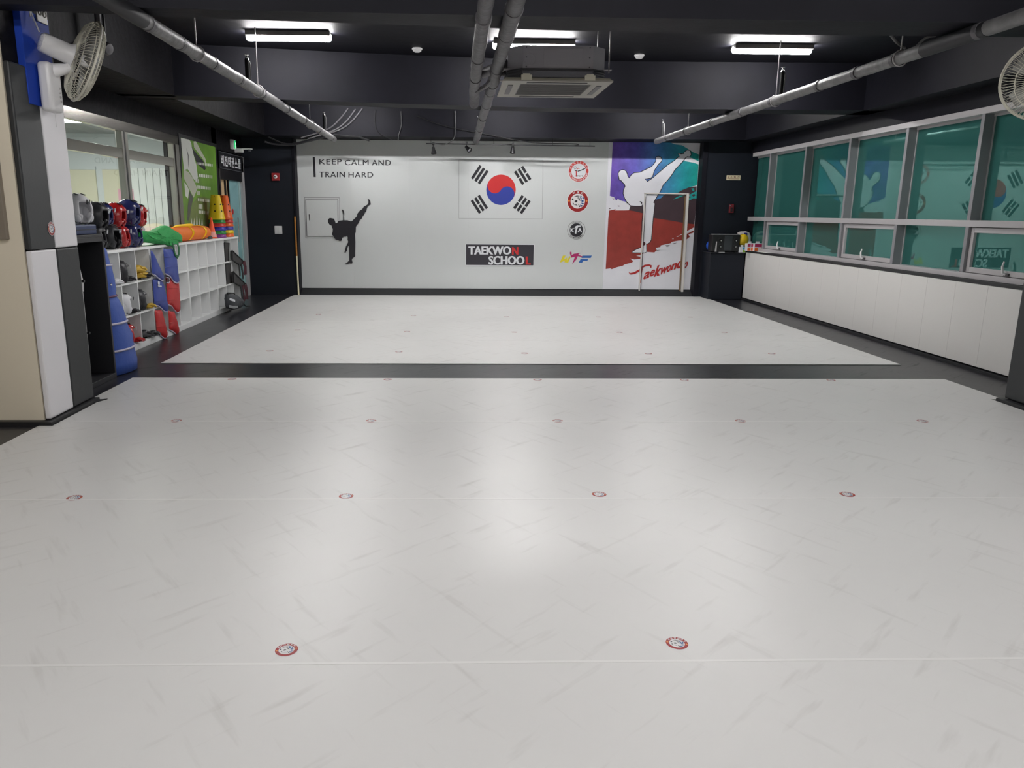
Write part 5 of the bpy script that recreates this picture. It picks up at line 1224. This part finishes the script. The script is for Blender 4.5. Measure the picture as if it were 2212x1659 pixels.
V = []; n = 18; L_ = [(-.13, .6), (-.1, .95), (0, 1.0), (.5, .98), (1.0, 1.0), (1.02, .9), (1.06, .4)]
for f_, sc in L_:
    for j in range(n):
        a = 2 * math.pi * j / n; V.append((-3.715 + .115 * sc * math.cos(a), y0 + (y1 - y0) * f_, max(ZT + .002, ZT + .098 + .10 * sc * math.sin(a) * (1 + .05 * math.sin(3 * a + f_ * 7)))))
k = len(L_); mb = MB().add(V, [(i * n + j, i * n + (j + 1) % n, (i + 1) * n + (j + 1) % n, (i + 1) * n + j) for i in range(k - 1) for j in range(n)] + [tuple(range(n - 1, -1, -1)), tuple(range((k - 1) * n, k * n))])
mb.build('body', orange_cloth, t, smooth=True, angle=70)
for f_ in (.36, .8):
    yy = y0 + (y1 - y0) * f_; P = [(-3.715 + .119 * math.cos(a), yy + .04 * math.sin(a * 2), ZT + .098 + .104 * math.sin(a)) for a in [R(-55 + 14 * j) for j in range(13)]]
    strip(MB(), P, .035, (0, 0, 1)).build('strap', yellow_cloth, t).modifiers.new('s', 'SOLIDIFY').thickness = .004
    mb = MB()
    for a, b in zip(P[:-1], P[1:]):
        a, b = Vector(a), Vector(b); rad = ((a + b) / 2 - Vector((-3.715, yy, ZT + .098))); rad.y = 0; mb.obox((a + b) / 2, (b - a) * .55, (0, .018, 0), rad.normalized() * .003)
    mb.build('strap_webbing', yellow_cloth, t)
MB().pillow(smooth_pts([Vector((-3.70, y0 + (y1 - y0) * f_, ZT + .19 + h_)) for f_, h_ in ((-.02, .0), (.1, .03), (.3, .035), (.5, .04), (.62, .02), (.5, -.01), (.2, -.015))]), (1, 0, .3), .05, .05, 4).build('rolled_handle', yellow_cloth, t, smooth=True)
# stacked activity cones
CONE = {'yellow': (240, 208, 30), 'green': (44, 138, 62), 'red': (206, 52, 52), 'blue': (60, 56, 170), 'purple': (136, 64, 140), 'orange': (240, 104, 34)}
def act_cone(x, y, z, col, label, s=1.0, holes=True):
    m_ = mat('cone ' + col, CONE[col], .42); t = thing('activity_cone', label, 'cone', (x, y, z), 'stacked activity cones')
    MB().lathe([(.125 * s, 0), (.128 * s, .004), (.128 * s, .02 * s), (.122 * s, .026 * s), (.068 * s, .37 * s), (.062 * s, .375 * s), (.02 * s, .375 * s), (.02 * s, .371 * s), (.058 * s, .371 * s), (.064 * s, .366 * s), (.118 * s, .02 * s), (.12 * s, 0), (.125 * s, 0)], (x, y, z), n=28).build('shell', m_, t, smooth=True)
    if holes:
        for a in (R(-85), R(-25), R(35)):
            for h_ in (.13, .23):
                r = (.122 - .054 * (h_ - .026) / .344) * s; d = Vector((math.cos(a), math.sin(a), .15)).normalized()
                MB().lathe([(.012, -.004), (.012, .0022), (0, .0024)], (x + r * math.cos(a), y + r * math.sin(a), z + h_ * s), d, 12).build('hole', black_plastic, t)
        MB().obox((x + .068 * s * math.cos(R(-85)), y + .068 * s * math.sin(R(-85)), z + .34 * s), (.004, 0, 0), (0, .003, 0), (0, 0, .02)).build('top_slot', black_plastic, t)
    return t
cx, cy = -3.715, 12.22
for i, (col, lb) in enumerate((('purple', 'purple activity cone at the bottom of the front stack'), ('green', 'green activity cone second from the bottom of the front stack'), ('blue', 'blue activity cone in the middle of the front stack'),
                               ('red', 'red activity cone third from the top of the front stack'), ('green', 'green activity cone right under the yellow one'), ('yellow', 'yellow activity cone with black holes on top of the front stack'))):
    act_cone(cx, cy, ZT + .0005 + i * .055, col, lb, 1.0, i == 5)
for i, (col, lb) in enumerate((('orange', 'orange activity cone at the bottom of the rear stack'), ('yellow', 'yellow activity cone second in the rear stack'), ('blue', 'blue activity cone third in the rear stack'),
                               ('orange', 'orange activity cone fourth in the rear stack'), ('red', 'red activity cone fifth in the rear stack'), ('orange', 'orange activity cone on top of the rear stack'))):
    act_cone(-3.72, 12.66, ZT + .0005 + i * .055, col, lb, 1.0, i == 5)
p = at(461, 519, 'X', -3.66)
t = thing('marker_cone', 'small orange marker cone in clear wrap beside the duffel', 'cone', (-3.68, p.y, ZT))
cq = (-3.69, p.y + .06, ZT + .0005)
MB().lathe([(.075, 0), (.075, .012), (.062, .018), (.012, .30), (.009, .305), (0, .306)], cq, n=24).build('shell', mat('marker orange', (255, 92, 40), .4), t, smooth=True)
MB().lathe([(.068, .02), (.051, .10), (.049, .10), (.066, .02)], (cq[0], cq[1], cq[2] - .0), n=24).build('pale_wrap', mat('pale wrap', (232, 160, 150), .4), t, smooth=True)
p = at(455, 516, 'X', -3.62); tag(MB().pillow([Vector((-3.63, p.y + dy, ZT + .002 + dz)) for dy, dz in ((-.08, 0), (-.05, .04), (0, .05), (.06, .03), (.09, 0))], (1, 0, 0), .03, .02, 3).build('net_pouch', mat('dark net', (60, 70, 74), .6), None, smooth=True), 'small dark pouch in front of the orange marker cone', 'pouch')

# ------------------------------------------------------------------ mesh shields and backpack in the far cubbies
mesh_m = mat('grey mesh', (66, 64, 64), .6, noise=(120, .3)); edge_m = mat('black binding', (26, 26, 28), .5); mar = mat('maroon strap', (74, 26, 38), .6)
def shield(pix, x, label, straps=()):
    P = [at(a, b, 'X', x) for a, b in pix]; t = thing('mesh_shield', label, 'shield', P[0], 'mesh shields in the far cubbies')
    MB().prism(P, (-.03, 0, 0)).build('mesh_panel', mesh_m, t, bevel=.006)
    Q = [p + Vector((.003, 0, 0)) for p in P]
    MB().tube(Q + Q[:1], .010, 6).build('binding', edge_m, t, smooth=True)
    for f_ in (.35, .65):
        a, b = Q[0].lerp(Q[1], f_), Q[3].lerp(Q[2], f_); strip(MB(), [a + Vector((.002, 0, 0)), b + Vector((.002, 0, 0))], .012, (1, 0, 0)).build('ridge', MC['grey mesh'], t)
    for sp in straps:
        q = [at(a, b, 'X', x + .03 + .01 * random.random()) for a, b in sp]; mb = MB(); strip(mb, q, .075, (1, 0, 0)); o = mb.build('hanging_strap', mar if random.random() < .75 else edge_m, t); o.modifiers.new('s', 'SOLIDIFY').thickness = .008
    return t
Z5 = (460, 500, 9.22)
def z5(P): return [(Z5[0] + x / Z5[2], Z5[1] + y / Z5[2]) for x, y in P]
shield(z5([(225, 225), (315, 230), (300, 600), (240, 605)]), -3.62, 'upright grey mesh shield in the top row')
shield(z5([(245, 655), (365, 645), (380, 1040), (265, 1065)]), -3.62, 'upright grey mesh shield in the middle row')
shield(z5([(378, 380), (600, 590), (560, 690), (385, 560)]), -3.565, 'tilted mesh shield with maroon straps hanging from the top row', [z5(s) for s in ([(520, 640), (525, 760), (535, 890)], [(560, 640), (575, 760), (600, 940)], [(600, 610), (625, 700), (620, 860)], [(620, 600), (650, 700), (655, 860)])])
shield(z5([(400, 800), (640, 1040), (590, 1110), (410, 1010)]), -3.565, 'tilted mesh shield with maroon straps hanging from the middle row', [z5(s) for s in ([(550, 1080), (565, 1200), (590, 1380)], [(590, 1080), (610, 1240), (625, 1390)], [(625, 1070), (650, 1200), (655, 1350)], [(650, 1060), (680, 1180), (685, 1350)])])
t = thing('grey_backpack', 'grey backpack with white label slumped at the foot of the far shelf', 'backpack', (-3.5, 12.4, 0))
out = [at(x, y, 'X', -3.46) for x, y in z5([(285, 1250), (330, 1240), (420, 1255), (480, 1300), (560, 1360), (590, 1450), (520, 1520), (430, 1550), (330, 1540), (295, 1450)])]
out = [Vector((p.x, p.y, max(p.z, .01))) for p in out]
MB().pillow(smooth_pts(out), (1, 0, 0), .09, .10, 5, .006).build('body', mat('dark grey nylon', (74, 76, 80), .6, bump=(16, .5)), t, smooth=True)
q = [at(x, y, 'X', -3.372) for x, y in z5([(330, 1325), (440, 1360), (440, 1405), (330, 1370)])]; MB().prism(q, (.003, 0, 0)).build('white_label', print_white, t)
q = [at(x, y, 'X', -3.385) for x, y in z5([(320, 1490), (420, 1510), (500, 1500)])]; strip(MB(), q, .04, (1, 0, 0)).build('pale_band', mat('pale nylon', (150, 152, 154), .6), t)
q = [at(x, y, 'X', -3.43) for x, y in z5([(290, 1240), (300, 1225), (420, 1230), (430, 1250)])]; MB().tube(q, .012, 6).build('carry_handle', edge_m, t, smooth=True)
q = [at(x, y, 'X', -3.40) for x, y in z5([(530, 1380), (600, 1440), (660, 1490), (730, 1490)])]; q = [Vector((p.x, p.y, max(.012, p.z))) for p in q]; MB().tube(q, .010, 6).build('shoulder_strap', edge_m, t, smooth=True)

# sticker on the checker padding and framed board on the beige wall
q = at(111, 494, 'X', PX + .047)
t = thing('pad_sticker', 'small round tiger sticker across the black and white pads', 'sticker', q)
mb = MB(); tiger_emblem(mb, q + Vector((.001, 0, 0)), (0, 1, 0), (0, 0, 1), (1, 0, 0), .05); mb.build('print', BM, t)
a, b = at(22, 517, 'Y', 5.5), at(0, 380, 'Y', 5.5)
t = thing('wall_board', 'grey framed board on the beige wall at the left edge', 'board', (a.x, 5.5, a.z))
fm = mat('brown grey frame', (132, 122, 110), .45)
for x0, x1, z0, z1 in ((a.x - .075, a.x, a.z, 2.3), (-4.6, a.x - .075, a.z, a.z + .075), (-4.6, a.x - .075, 2.225, 2.3)): B(x0, x1, 5.462, 5.499, z0, z1).build('frame_bar', fm, t, bevel=.004)
B(a.x - .085, a.x - .075, 5.47, 5.499, a.z + .07, 2.23).build('inner_lip', mat('dark lip', (60, 52, 48), .5), t)
B(-4.6, a.x - .08, 5.485, 5.499, a.z + .05, 2.25).build('panel', mat('board face', (150, 158, 158), .4), t)
